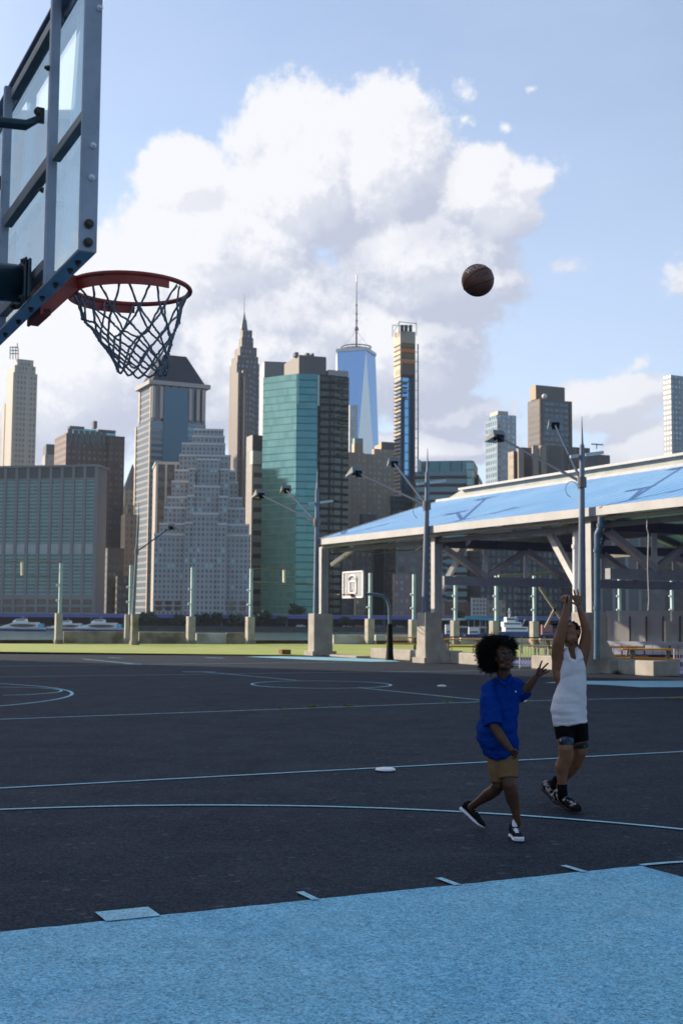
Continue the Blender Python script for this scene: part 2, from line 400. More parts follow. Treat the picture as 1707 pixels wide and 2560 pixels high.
struct('rink_floor', pl(*[xy(C(s, t), .006) for s, t in ((25.6, 14), (60, 14), (60, 36), (25.6, 36))]), RINK)

def water_mat():
    M = bpy.data.materials.new('river_water'); M.use_nodes = True; t = NT(M.node_tree); b = t.n['Principled BSDF']
    tc = t.n.new('ShaderNodeTexCoord').outputs['Object']
    b.inputs['Base Color'].default_value = (.05, .085, .075, 1); b.inputs['Roughness'].default_value = .18
    bn = t.n.new('ShaderNodeBump'); bn.inputs['Strength'].default_value = 1.; bn.inputs['Distance'].default_value = .35
    h = t.m('ADD', t.noise(t.v('MULTIPLY', tc, (1., 1.6, 1.)), .55, 5, .65), t.m('MULTIPLY', t.noise(tc, .06, 3, .5), 1.5))
    t.l.new(h, bn.inputs['Height']); t.l.new(bn.outputs[0], b.inputs['Normal']); return M
struct('river_water', pl((-9000, 20, WATER_Z), (9000, 20, WATER_Z), (9000, 580, WATER_Z), (-9000, 580, WATER_Z)), water_mat())
bm = B(); box(bm, -9000, 9000, 572, 12000, WATER_Z-2, -2.6)
struct('far_shore_ground', bm, mat('shore', (.10, .10, .10), .9, var=.3, vscale=.05))
bm = B(); box(bm, -9000, 9000, -9000, -70, -1.3, -.05)
struct('inland_ground', bm, mat('inland', (.07, .08, .06), .9, var=.3, vscale=.05))

# ------------------------------------------------------------------ common materials
CONC = mat('concrete', (.42, .385, .345), .85, var=.25, vscale=1.6, bump=.4, bscale=25)
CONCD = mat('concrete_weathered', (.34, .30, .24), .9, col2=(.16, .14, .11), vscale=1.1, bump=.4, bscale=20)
WHITE_ST = mat('white_steel', (.44, .44, .45), .5, var=.12, vscale=1.5, rust=.5)
GREY_ST = mat('grey_steel', (.34, .35, .38), .55, var=.2, vscale=2)
DARK_ST = mat('dark_steel', (.17, .165, .165), .7, var=.25, vscale=1)
TEAL_ST = mat('teal_post', (.46, .60, .64), .5, var=.2, vscale=1.2, rust=.6)
POLE = mat('pole_steel', (.16, .20, .27), .6, .1, var=.15, vscale=2)
RUST = mat('rusty_steel', (.20, .11, .06), .85, col2=(.20, .29, .27), vscale=1.2)
BLACK = mat('black_matte', (.008, .008, .010), .6, 0., .15)
YEL = mat('yellow_paint', (.62, .28, .02), .55, var=.2, vscale=3)
GLASSD = mat('dark_glass', (.03, .04, .05), .08, 0., .8)

# ------------------------------------------------------------------ pier posts on plinths, sea wall
def post_set(xl, xr, ytop_conc, ybase, xp, yp, label, wpost=.13, Y=None):
    """concrete plinth (px edges xl..xr) with a light steel stub post"""
    xm = (xl+xr)/2; Y = Y or (75.5+.25*((xm-853)/3108*77+17))
    c = P(xm, ybase, Y); top = P(xm, ytop_conc, Y); z1 = top.z; w = (P(xr, ybase, Y)-P(xl, ybase, Y)).x
    k = w/(math.cos(PHI)+math.sin(PHI)); cx = V((c.x, Y, 0))
    t = thing('plinth_post', label, 'post', cx, 'steel posts on concrete plinths along the water')
    bm = B(); obox(bm, (cx.x, cx.y, z1/2), LD*k/2, ND*k/2, UP*z1/2); o = obj('plinth', bm, CONCD if xp is None else CONC, t); bevel(o, .02)
    bm = B(); obox(bm, (cx.x, cx.y, .12), LD*(k/2+.05), ND*(k/2+.05), UP*.12); obj('footing', bm, CONCD, t)
    if xp is not None:
        a = P(xp, ytop_conc, Y); zt = P(xp, yp, Y).z; a = V((a.x, Y, z1))
        bm = B(); bar(bm, a, V((a.x, Y, zt)), .05, wpost, LD); 
        for s in (-1, 1): bar(bm, a+LD*.075*s, V((a.x, Y, zt))+LD*.075*s, .15, .03, LD)
        obj('steel_post', bm, TEAL_ST, t)
        for kk in (.25, .55): bm = B(); ball(bm, a+V((-.16, -.1, (zt-z1)*kk)), .09, seg=8); obj('bracket', bm, TEAL_ST, t)
    return t
PS = [(135,157,1533,1609,150.5,1408,'whitish steel post on concrete plinth at the far left beside the ferries'),
 (310,324,1536,1605,326,1413,'blue-green steel post just behind the left lamp mast'),
 (464,489,1541,1610,480,1419,'blue-green steel post in front of the stepped grey tower, left of its middle'),
 (612,637,1542,1612,627,1422,'blue-green steel post at the right corner of the stepped grey tower, carrying a rusty rail'),
 (911,936,1547,1613,925,1433,'blue-green steel post just right of the distant grey backboard'),
 (1020,1044,1549,1613,1034,1436,'blue-green steel post just left of the second big concrete pier'),
 (1125,1148,1551,1613,1138,1440,'blue-green steel post just above and left of the curly-haired player'),
 (1222,1247,1552,1613,1240,1440,'blue-green steel post with small brackets above the curly-haired player'),
 (1323,1346,1553,1612,1335,1440,'blue-green steel post left of the raised hands'),
 (1535,1552,1553,1612,1548,1440,'pale yellow-green steel post seen through the clear fence beside the blue drain pipe'),
 (1655,1675,1553,1612,1679,1440,'wide whitish steel post seen through the clear fence near the right edge')]
for r in PS: post_set(*r)
def wall_seg(x0, x1, yt, yb, m, label, name='sea_wall'):
    Y0 = 76.3+.25*((x0-853)/3108*77+17); Y1 = 76.3+.25*((x1-853)/3108*77+17)
    a = P(x0, yb, Y0); b = P(x1, yb, Y1); zt = P(x0, yt, Y0).z
    a = V((a.x, Y0, 0)); b = V((b.x, Y1, 0)); bm = B(); d = (b-a).normalized()
    bar(bm, a+UP*zt/2, b+UP*zt/2, .35, zt); o = obj(name, bm, m); tag(o, label, 'wall', 'low concrete walls along the water'); bevel(o, .03)
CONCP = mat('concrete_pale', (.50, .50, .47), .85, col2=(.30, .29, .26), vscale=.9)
wall_seg(159, 308, 1578, 1609, CONCD, 'brown stained low concrete wall below the two right-hand ferries')
wall_seg(347, 463, 1580, 1610, CONCD, 'brown stained low concrete wall below the round green tree')
wall_seg(490, 564, 1583, 1611, CONCP, 'pale patched low concrete wall in front of the stepped tower')
wall_seg(566, 611, 1582, 1611, CONCD, 'short darker low concrete wall left of the rusty rail post')
wall_seg(937, 1019, 1587, 1613, CONCP, 'pale low concrete wall between the backboard pole and the second pier')
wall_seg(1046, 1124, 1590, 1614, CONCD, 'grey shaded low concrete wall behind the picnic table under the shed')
wall_seg(832, 909, 1587, 1613, CONCP, 'pale low concrete wall behind the distant backboard')
wall_seg(1149, 1221, 1594, 1614, CONCP, 'cream low concrete wall behind the black curly hair')
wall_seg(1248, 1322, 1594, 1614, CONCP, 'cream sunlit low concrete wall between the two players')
wall_seg(1347, 1510, 1594, 1614, CONCP, 'cream low concrete wall behind the shooting player and the third pier')
def edge_rail(x0, x1, ym, label):
    bm = B(); Y = 75.6
    a = P(x0, ym, Y); b = P(x1, ym, Y); a.y = b.y = Y; bar(bm, a, b, .25, .22)
    tag(obj('timber_kerb', bm, mat('timber_dark', (.09, .06, .045), .9, var=.3)), label, 'kerb')
edge_rail(-60, 134, 1604, 'dark brown timber kerb by the water at the far left')
edge_rail(640, 770, 1605, 'dark brown timber kerb by the water left of the first big pier')
edge_rail(940, 1018, 1606, 'dark timber kerb under the pale wall right of the backboard pole')
def steel_frame(x0, x1, y0a, y0b, dy, xs, label):
    bm = B(); Y = 76
    for (ya, yb) in ((y0a, y0b), (y0a+dy, y0b+dy)):
        a = P(x0, ya, Y); b = P(x1, yb, Y); tube(bm, [a, b], .038, 6)
    t = obj('rail_bar', bm, RUST); tag(t, label, 'rail')
    bm = B(); ym = (y0a+y0b)/2; bar(bm, P(xs, ym, Y), P(xs, ym+dy, Y), .17, .12, LD); o = obj('stub_post', bm, mat('cream_steel', (.62, .60, .45), .6, var=.2), t)
steel_frame(-120, 149, 1402, 1406, 35, 56, 'greenish double rail bar at far left in front of the teal office block')
steel_frame(629, 802, 1421, 1427, 33, 710, 'rusty double rail bar with short stub in front of the green glass tower')

# ------------------------------------------------------------------ tall lamp masts
def lamp_mast(label, Y, base, top, joint, heads, cross, heavy=1., wires=True):
    b = P(*base, Y); b = V((b.x, Y, b.z)); tp = P(*top, Y); tp = V((tp.x, Y, tp.z)); j = P(*joint, Y)
    t = thing('lamp_mast', label, 'lamp mast', b, 'tall lamp masts with angled floodlight arms')
    bm = B(); r = .11*heavy; tube(bm, [b, b.lerp(tp, .5), tp], [r*1.25, r, r*.75], 12); obj('pole', bm, POLE, t)
    bm = B(); tube(bm, [tp, tp+UP*.25, tp+UP*.9], [r*.5, r*.35, .01], 6); obj('finial', bm, POLE, t)
    jj = b.lerp(tp, (j.z-b.z)/(tp.z-b.z))
    bm = B(); tube(bm, [jj-UP*.16, jj+UP*.16], r*1.45, 12); obj('collar', bm, DARK_ST, t)
    for (hx, hy, dY) in heads:
        h = P(hx, hy, Y+dY); bm = B(); tube(bm, [jj, h], [.055*heavy, .045*heavy], 8); arm = obj('arm', bm, mat('arm_steel', (.04, .06, .10), .85, 0., .1), t)
        d = (h-jj); d.z = 0; d.normalize(); s = V((-d.y, d.x, 0)); bm = B()
        k = heavy; c = h+UP*.02*k+d*.15*k
        lo = [c-d*.62*k-s*.30*k-UP*.16*k, c+d*.34*k-s*.30*k-UP*.02*k, c+d*.34*k+s*.30*k-UP*.02*k, c-d*.62*k+s*.30*k-UP*.16*k]
        hi = [p+UP*(.05*k) for p in lo]; hi = [lo[0]+UP*.06*k, c+d*.02*k-s*.28*k+UP*.30*k, c+d*.02*k+s*.28*k+UP*.30*k, lo[3]+UP*.06*k]
        m_ = [lo[0], lo[1], lo[2], lo[3], hi[0], hi[1]+d*.2*k, hi[2]+d*.2*k, hi[3]]
        hexa(bm, [c+d*.45*k-s*.28*k-UP*.16*k, c+d*.45*k+s*.28*k-UP*.16*k, c-d*.25*k+s*.28*k-UP*.02*k, c-d*.25*k-s*.28*k-UP*.02*k,
                  c+d*.50*k-s*.25*k-UP*.10*k, c+d*.50*k+s*.25*k-UP*.10*k, c-d*.12*k+s*.25*k+UP*.26*k, c-d*.12*k-s*.25*k+UP*.26*k])
        hd = obj('floodlight', bm, mat('lamp_housing', (.20, .21, .23), .7, .0, .2), t)
        bm = B(); box(bm, -.01, .01, -.01, .01, -.01, .01); bm.free()
        bm = B(); obox(bm, h-UP*.05*k, d*.12*k, s*.16*k, UP*.14*k); obj('ballast', bm, BLACK, hd)
    if cross:
        zc = P(top[0], cross, Y).z; c = b.lerp(tp, (zc-b.z)/(tp.z-b.z)); s = V((.96, .0, .13)).normalized()
        for sg, L in ((-1, .42), (1, .75)):
            bm = B(); bar(bm, c+s*sg*.12, c+s*sg*L*heavy, .16, .09); obj('side_fixture', bm, mat('fixture_pale', (.5, .52, .55), .4), t)
    if wires:
        bm = B(); c = jj-UP*.22-V((.32, 0, 0)); tube(bm, [c+V((.2*math.cos(a), 0, .25*math.sin(a))) for a in [i*.5 for i in range(10)]], .012, 5)
        obj('cable_loop', bm, DARK_ST, t)
    return t
lamp_mast('grey lamp mast on the first big pier, in front of the green glass tower', 55.1, (790,1533), (793,1222), (790,1306), [(652,1237,6),(716,1225,9)], 1257, .95)
lamp_mast('grey lamp mast on the second big pier, right of the slender tower under construction', 47.0, (1062,1531), (1068,1180), (1067,1264), [(893,1182,5),(985,1158,8)], 1207, .95)
lamp_mast('tallest grey lamp mast beside the white downpipe at right', 38.8, (1453,1532), (1454,1112), (1454,1206), [(1246,1093,4),(1387,1062,7)], 1138, .9)
lamp_mast('thin lamp mast at left with a single arm rising to the right', 74, (334,1536), (347,1290), (343,1379), [(428,1318,4)], None, .8, False)
post_set(325, 347, 1535, 1606, None, None, 'bare sunlit concrete plinth carrying the thin left lamp mast', Y=74)

# ------------------------------------------------------------------ big concrete piers of the shed
EU = V((.472, -.8816, 0)); EV = V((.8816, .472, 0)); E0 = V((-1.0, 55.3, 0))   # shed frame: along the eave, into the shed
def pier(s, t_, a, b, h, label, buttress):
    cr0 = P(s, 1600, t_); cr0.z = 0; cr0.y = t_; c = cr0+LD*b/2+ND*a/2; t = thing('concrete_pier', label, 'pier', c, 'big concrete piers under the shed columns')
    bm = B(); hw = b/2; ha = a/2
    base = [c-LD*hw-ND*ha, c+LD*hw-ND*ha, c+LD*hw+ND*ha, c-LD*hw+ND*ha]
    hexa(bm, base+[p+UP*h for p in base]); o = obj('block', bm, CONC, t); bevel(o, .03)
    bm = B(); obox(bm, c+UP*.1, LD*(hw+.12), ND*(ha+.12), UP*.1); obj('footing', bm, CONC, t)
    if buttress:
        bm = B(); q = c+LD*(hw+.004)
        e0 = q-ND*ha*.8; e1 = q+ND*ha*.8; hb_ = h*.52
        pts = [e0, e0+LD*.62, e1+LD*.62, e1, e0+UP*hb_, e0+LD*.06+UP*hb_, e1+LD*.06+UP*hb_, e1+UP*hb_]
        hexa(bm, pts); obj('buttress', bm, CONC, t)
    return t
pier(785, 54.9, .64, .92, P(800, 1534, 54.9).z, 'freestanding big concrete pier on the lawn edge left of the distant backboard', False)
pier(1063, 46.8, .66, .72, P(1075, 1531, 46.8).z, 'second big concrete pier with slanted buttress, behind the black-padded backboard pole', True)
pier(1457, 38.6, .60, .92, P(1487, 1531, 38.6).z, 'third and nearest big concrete pier with slanted buttress, behind the shooting player', True)
def knee(name, s0, s1, t0, t1, h, label, m=CONC):
    bm = B(); c = C((s0+s1)/2, (t0+t1)/2, h/2); obox(bm, c, LD*(s1-s0)/2, ND*(t1-t0)/2, UP*h/2)
    o = obj(name, bm, m); tag(o, label, 'wall', 'low concrete kerb walls along the shed'); bevel(o, .025)
    return o
knee('knee_wall', 24.55, 25.0, 34.6, 39.6, .42, 'low concrete kerb wall with the backboard pole in front')
knee('knee_wall', 24.4, 25.15, 33.3, 34.57, .46, 'short shaded block of kerb wall below the second pier')
knee('knee_wall', 24.6, 25.05, 30.9, 33.27, .42, 'low concrete kerb wall just left of the curly-haired player')
knee('knee_wall', 24.75, 25.25, 25.6, 28.35, .45, 'low concrete kerb wall between the two players')
knee('knee_wall', 24.6, 25.6, 24.0, 25.57, .47, 'grey block of kerb wall below the third pier with a round hole')
knee('knee_wall', 24.9, 25.9, 22.3, 23.97, .45, 'rightmost low concrete kerb wall ending below the orange picnic table')
bm = B(); hc = C(24.59, 24.75, .2); tube(bm, [hc-LD*.06, hc+LD*.02], .11, 16)
tag(obj('drain_pipe_end', bm, BLACK), 'black round pipe opening in the kerb wall below the third pier', 'pipe')
bm = B(); c = G(712, 1636); obox(bm, c+UP*.11, LD*.22, ND*.18, UP*.11); tag(obj('timber_block', bm, mat('timber_brown', (.20, .09, .04), .85, var=.3)), 'small brown timber block on the ground left of the first big pier', 'block')
bm = B(); c = C(24.35, 41.4); obox(bm, c+UP*.04, LD*.35, ND*1.6, UP*.04); tag(obj('low_kerb', bm, CONC), 'very low concrete kerb strip right of the first big pier', 'kerb')

# ------------------------------------------------------------------ the open shed with blue roof
shed = thing('open_shed', 'long open steel shed with blue metal roof and white eave beside the courts', 'shed', E0)
def SP(u, v, z=0.): return E0+EU*u+EV*v+UP*z
def roof_mat():
    M = bpy.data.materials.new('blue_roof'); M.use_nodes = True; t = NT(M.node_tree); b = t.n['Principled BSDF']
    tc = t.n.new('ShaderNodeTexCoord').outputs['Object']
    along = t.v('DOT_PRODUCT', tc, tuple(EU)); rib = t.m('PINGPONG', along, .25)
    c = t.mix(t.ramp(t.noise(tc, .35, 4, .6), .3, .7), (.13, .32, .60), (.19, .39, .66))
    t.l.new(c, b.inputs['Base Color']); b.inputs['Roughness'].default_value = .5; b.inputs['Metallic'].default_value = .0
    bn = t.n.new('ShaderNodeBump'); bn.inputs['Strength'].default_value = .9; bn.inputs['Distance'].default_value = .12
    t.l.new(t.ramp(rib, .0, .05), bn.inputs['Height']); t.l.new(bn.outputs[0], b.inputs['Normal']); return M
BROOF = roof_mat()
ZE = 5.02; ZR = 7.18; RUN = 6.4; LEN = 44; FH = .27
th = .06
def sheet(bm, pts, t_=.06):
    n = (pts[1]-pts[0]).cross(pts[-1]-pts[0]).normalized()
    if n.z < 0: n = -n
    hexa(bm, [p-n*t_ for p in pts]+[p for p in pts])
bm = B(); sheet(bm, [SP(0, 0, ZE+FH/2), SP(LEN, 0, ZE+FH/2), SP(LEN, RUN, ZR), SP(-.3, RUN, ZR)]); obj('roof_slope', bm, BROOF, shed)
bm = B(); sheet(bm, [SP(LEN, 22-RUN, ZR), SP(LEN, 22, ZE+FH/2), SP(0, 22, ZE+FH/2), SP(-.3, 22-RUN, ZR)]); obj('roof_slope', bm, BROOF, shed)
bm = B(); obox(bm, SP(LEN/2-.02, -.05, ZE), EU*(LEN/2+.06), EV*.05, UP*FH/2); obj('eave_fascia', bm, WHITE_ST, shed)
bm = B(); obox(bm, SP(LEN/2, .25, ZE-FH/2-.07), EU*(LEN/2), EV*.12, UP*.05); obj('eave_beam', bm, mat('cream_edge', (.5, .44, .34), .7, rust=.7), shed)
bm = B(); bar(bm, SP(-.08, -.08, ZE), SP(-.35, RUN, ZR-.12), .08, FH); obj('gable_fascia', bm, WHITE_ST, shed)
bm = B(); obox(bm, SP(LEN/2, RUN-.02, ZR+.03), EU*(LEN/2+.3), EV*.05, UP*.06); obj('ridge_flashing', bm, WHITE_ST, shed)
LOUV = facade('louvre', (.30, .32, .31), (.10, .11, .11), .9, .12, .97, .55, .6, 0., .3)
bm = B(); hexa(bm, [SP(-.2, RUN+.1, ZR-.1), SP(LEN, RUN+.1, ZR-.1), SP(LEN, RUN+9, ZR-.1), SP(-.2, RUN+9, ZR-.1), SP(1.7, RUN+.12, ZR+.42), SP(LEN, RUN+.12, ZR+.42), SP(LEN, RUN+9, ZR+.42), SP(1.7, RUN+9, ZR+.42)])
obj('louvre_band', bm, mat('louvre_grey', (.42, .45, .43), .7, var=.2, vscale=1.5, bump=.5, bscale=9), shed)
bm = B(); sheet(bm, [SP(1.6, RUN+.0, ZR+.46), SP(LEN, RUN+.0, ZR+.46), SP(LEN, RUN+4.6, ZR+1.25), SP(1.6, RUN+4.6, ZR+1.25)]); obj('monitor_roof', bm, BROOF, shed)
bm = B(); sheet(bm, [SP(1.6, RUN+4.6, ZR+1.25), SP(LEN, RUN+4.6, ZR+1.25), SP(LEN, RUN+9.4, ZR+.5), SP(1.6, RUN+9.4, ZR+.5)]); obj('monitor_roof', bm, BROOF, shed)
bm = B(); obox(bm, SP(LEN/2+.8, RUN-.03, ZR+.42), EU*(LEN/2-.8), EV*.03, UP*.05); obj('monitor_fascia', bm, WHITE_ST, shed)
# columns on the piers
cols = [C(24.45, 44.1), C(25.2, 35.2), C(25.3, 24.6)]
colpx = [(808,1535,55.7), (1091,1531,47.6), (1482,1531,39.3)]
for i, (x, y, Y) in enumerate(colpx):
    a = P(x, y, Y); zt = ZE-.2; a = V((a.x, Y, a.z-.02)); b = V((a.x, Y, zt)); w = .30
    bm = B(); bar(bm, a, b, .05, w, LD)
    for s in (-1, 1): bar(bm, a+LD*(w/2)*s, b+LD*(w/2)*s, w*.9, .05, LD)
    c_ = obj('column', bm, WHITE_ST, shed)
colA, colB, colC = [V((P(x, y, Y).x, Y, 0)) for x, y, Y in colpx]
def steel(name, a, b, w, h=None, m=GREY_ST): bm = B(); bar(bm, a, b, w, h); return obj(name, bm, m, shed)
LSTEEL = mat('light_truss', (.70, .69, .67), .55, var=.2, vscale=1, rust=.4)
MSTEEL = mat('mid_truss', (.50, .47, .44), .7, var=.25, vscale=1)
# knee braces seen below the eave
steel('knee_brace', P(829,1412,56), P(882,1374,55.2), .16, m=WHITE_ST)
steel('knee_brace', P(1039,1371,50.5), P(1062,1353,50), .16, m=WHITE_ST)
steel('knee_brace', P(969,1368,53), P(978,1354,52.8), .14, m=WHITE_ST)
steel('knee_brace', P(1096,1488,49), P(1178,1334,48), .18, m=LSTEEL)
steel('knee_brace', P(1452,1478,41), P(1363,1312,42.5), .22, m=LSTEEL)
# cross trusses going into the shed at column B, column C and one nearer, outside the frame
def truss(c0, zb, zt, L, nb, m1=MSTEEL, phase=0, w=.30):
    o = c0; steel('bottom_chord', o+UP*zb, o+EV*L+UP*zb, .25, .34, GREY_ST); steel('top_chord', o+UP*zt, o+EV*L+UP*(zt), .25, .34, DARK_ST)
    p = L/nb
    for k in range(nb+1):
        a = o+EV*(k*p)
        if k: steel('truss_post', a+UP*(zb+.17), a+UP*(zt-.17), .16, .16, LSTEEL)
        if k < nb:
            b = o+EV*((k+1)*p); lo, hi = (b, a) if (k+phase) % 2 == 0 else (a, b)
            steel('truss_diagonal', lo+UP*(zb+.17), hi+UP*(zt-.17), .20 if (k+phase) % 2 else .30, .20, m1)
truss(colB+EV*.3, 3.12, 4.55, 21.5, 11)
truss(colC+EV*.6, 3.12, 4.65, 21.5, 11)
truss(colC+EU*12+EV*.6, 3.12, 4.65, 21.5, 8)
# long beams and purlins under the roof, inner and far columns
for v, z in ((.5, 4.62), (6.4, 4.9), (15.6, 4.9), (21.6, 4.6)): steel('long_beam', SP(.5, v, z), SP(LEN, v, z), .2, .35 if v > 1 else .16, DARK_ST)
for u in (1, 6, 11.5, 17, 22, 27, 32.5, 38, 43):
    steel('rafter', SP(u, .2, ZE+.0), SP(u, RUN, ZR-.25), .18, .26, DARK_ST); steel('rafter', SP(u, 21.8, ZE+.0), SP(u, 22-RUN, ZR-.25), .18, .26, DARK_ST)
for v in (1.8, 3.4, 5.0): steel('purlin', SP(.4, v, ZE+FH/2+(ZR-ZE-FH/2)*v/RUN-.17), SP(LEN, v, ZE+FH/2+(ZR-ZE-FH/2)*v/RUN-.17), .08, .14, DARK_ST)
for u in (8.4, 18.2, 28.5):
    for v in (21.6,): steel('column', SP(u, v, 0), SP(u, v, ZE), .28, .28, LSTEEL)
steel('catwalk_beam', P(1245,1441,58), P(1440,1427,60), .12, .12, mat('cream_green', (.5, .56, .42), .6))
steel('catwalk_beam', P(1612,1423,55), P(1707,1418,55), .12, .12, mat('cream_green', (.5, .56, .42), .6))
steel('cross_brace', P(1348,1468,60), P(1400,1545,60), .12, .12, MSTEEL); steel('cross_brace', P(1388,1520,60), P(1362,1570,60), .12, .12, MSTEEL)
# pipes and details
bm = B(); a = P(1440,1298,40.6); b = P(1440,1560,40.6); tube(bm, [a, b], .125, 14)
for y in (1318, 1366): c = P(1440, y, 40.6); tube(bm, [c-UP*.06, c+UP*.06], .16, 14)
tag(obj('downpipe', bm, mat('white_pvc', (.72, .72, .75), .35)), 'wide white plastic downpipe with collars left of the tallest lamp mast', 'pipe')
BPIPE = mat('blue_pipe', (.10, .17, .26), .45, .2, var=.2)
bm = B(); tube(bm, [P(1501,1292,38.4), P(1500,1318,38.4), P(1492,1336,38.4), P(1492,1360,38.4), P(1492,1500,38.4), P(1491,1648,38.4)], .095, 12)
tube(bm, [P(1540,1342,40.6), P(1518,1334,40.2), P(1508,1345,40), P(1498,1368,38.4)], .08, 10)
for y in (1314, 1376, 1520): c = P(1492 if y > 1330 else 1500, y, 38.4); tube(bm, [c-UP*.05, c+UP*.05], .125, 12)
tag(obj('drain_pipe', bm, BPIPE), 'blue-grey drain pipe with an elbow running down the third pier', 'pipe')
bm = B(); bar(bm, P(1409,1308,44), P(1436,1322,42.6), .12, .16); tag(obj('yellow_beam', bm, YEL), 'small yellow beam under the eave left of the white downpipe', 'beam')
bm = B(); tube(bm, [P(1617,1292,37), P(1616,1320,37), P(1620,1335,37), P(1618,1420,37), P(1621,1500,37), P(1619,1526,37)], .02, 6)
tag(obj('hanging_cable', bm, GREY_ST), 'grey cable hanging from the eave at the right', 'cable')
bm = B(); ball(bm, P(1466,1340,42), (.16, .16, .42), seg=12); tag(obj('hanging_tank', bm, mat('pale_tank', (.5, .52, .55), .5)), 'pale hanging drum between the tallest mast and the third column', 'tank')
bm = B(); tube(bm, [P(x, y, 54.5-(x-900)*.02) for x, y in ((888,1371),(915,1380),(950,1383),(985,1376),(1020,1377),(1058,1372))], .03, 6)
tag(obj('sagging_cable', bm, mat('cable_tan', (.30, .24, .18), .7)), 'sagging tan cable below the eave left of the second mast', 'cable')
# far part of the lean-to fascia lamp dots
# ------------------------------------------------------------------ fence, barrier, picnic tables, rails
YF = 52.
ft_ = thing('clear_fence', 'tall clear plastic fence with thin dark posts at the right under the shed', 'fence', P(1515, 1605, YF))
cl = bpy.data.materials.new('clear_plastic'); cl.use_nodes = True; tt_ = NT(cl.node_tree); pb = tt_.n['Principled BSDF']
pb.inputs['Base Color'].default_value = (.62, .60, .56, 1); pb.inputs['Roughness'].default_value = .35; pb.inputs['Alpha'].default_value = .62
def fpx(x, y, Y=YF): p = P(x, y, Y+(x-1515)*-.012); return p
for x0, x1 in ((1513,1572),(1572,1613),(1613,1655),(1655,1697),(1697,1745)):
    bm = B(); a, b, c, d = fpx(x0, 1604), fpx(x1, 1604), fpx(x1, 1527), fpx(x0, 1526); o = V((0, .03, 0))
    hexa(bm, [a, b, b+o, a+o, d, c, c+o, d+o]); obj('panel', bm, cl, ft_)
for x in (1514, 1572, 1613, 1655, 1697): bm = B(); bar(bm, fpx(x, 1605)-V((0, .06, 0)), fpx(x, 1541)-V((0, .06, 0)), .06); obj('post', bm, DARK_ST, ft_)
bt = thing('rink_barrier', 'white rink barrier boards with dark gaps below the clear fence', 'barrier', P(1515, 1632, YF))
WB = mat('barrier_white', (.62, .64, .68), .5, var=.1)
bm = B(); a, b = fpx(1514, 1607, YF-.3), fpx(1745, 1610, YF-.3); bar(bm, a, b, .16, .14); obj('top_rail', bm, WB, bt)
xs = [1515,1534,1556,1575,1592,1612,1632,1655,1676,1697,1720,1745]
for i, (x0, x1) in enumerate(zip(xs, xs[1:])):
    bm = B(); a, b = fpx(x0, 1622, YF), fpx(x1-1.5-(3 if i % 3 == 1 else 0), 1622, YF); bar(bm, a, b, .06, .46); obj('board', bm, WB, bt)
bm = B(); a, b = fpx(1514, 1624, YF+.3), fpx(1745, 1626, YF+.3); bar(bm, a, b, .03, .62); obj('back_panel', bm, mat('barrier_dark', (.05, .06, .10), .7), bt)
def picnic(label, c, ang, L=1.9, m=YEL, sc=1.):
    ax = V((math.cos(ang), math.sin(ang), 0)); ay = V((-ax.y, ax.x, 0)); c = V(c)
    t = thing('picnic_table', label, 'picnic table', c, 'orange picnic tables under the shed')
    bm = B()
    for k in range(4): obox(bm, c+ay*(-.27+.18*k)*sc+UP*.74*sc, ax*L/2, ay*.08*sc, UP*.025)
    obj('tabletop', bm, m, t)
    for s in (-1, 1):
        bm = B(); 
        for k in (0, .13): obox(bm, c+ay*s*(.62+k)*sc+UP*.44*sc, ax*L/2, ay*.06*sc, UP*.022)
        obj('bench_seat', bm, m, t)
    for s in (-1, 1):
        e = c+ax*s*(L/2-.3); bm = B()
        for q in (-1, 1): bar(bm, e+ay*.22*q*sc+UP*.71*sc, e+ay*.62*q*sc, .06, .06)
        bar(bm, e-ay*.75*sc+UP*.40*sc, e+ay*.75*sc+UP*.40*sc, .05, .06); obj('leg_frame', bm, DARK_ST, t)
    return t
picnic('big bright orange picnic table in front of the white rink barrier', G(1624, 1683), R_(-10), 1.7)
picnic('dull orange picnic table left of the bright one, beside the third pier', G(1548, 1672), R_(8), 1.4, mat('orange_dull', (.42, .19, .03), .6))
picnic('small orange picnic table behind the kerb wall right of the backboard pole', G(1008, 1632), R_(0), 1.7)
picnic('orange picnic table on the grass left of the curly hair', G(1155, 1641), R_(5), 2.0)
picnic('small orange picnic table on the grass between the two players', G(1355, 1642), R_(0), 1.1)
ra = thing('black_railing', 'thin black railing with posts in front of the cream wall under the shed', 'railing', P(1112, 1640, 60))
def rpx(x, y): return P(x, y, 62-(x-1100)*.01)
bm = B(); tube(bm, [rpx(1108, 1592), rpx(1250, 1593.5), rpx(1400, 1595)], .035, 6); obj('top_rail', bm, BLACK, ra)
for x in (1128, 1182, 1240, 1303, 1360): bm = B(); bar(bm, rpx(x, 1592), V((rpx(x, 1592).x, rpx(x, 1592).y, 0)), .09, .05); obj('post', bm, GREY_ST, ra)
def hoop_rail(label, x0, x1, yt, yb, Y, nbars):
    t = thing('metal_gate_rail', label, 'barrier', P(x0, yb, Y)); bm = B()
    a, b = P(x0, yb, Y), P(x0, yt, Y); c, d = P(x1, yt, Y), P(x1, yb, Y); tube(bm, [a, b, c, d], .028, 8); obj('frame', bm, mat('silver', (.55, .57, .6), .35, .6), t)
    for i in range(nbars):
        x = x0+(x1-x0)*(i+1)/(nbars+1); bm = B(); tube(bm, [P(x, yt, Y), P(x, yb-4, Y)], .012, 5); obj('bar', bm, MATS['silver'], t)
    bm = B(); bar(bm, P(x0, yb-6, Y), P(x1, yb-6, Y), .08, .05); obj('bottom_rail', bm, mat('pale_rail', (.6, .62, .66), .5), t)
hoop_rail('silver crowd barrier standing on the blue floor between the two players', 1299, 1368, 1614, 1671, 42.5, 9)
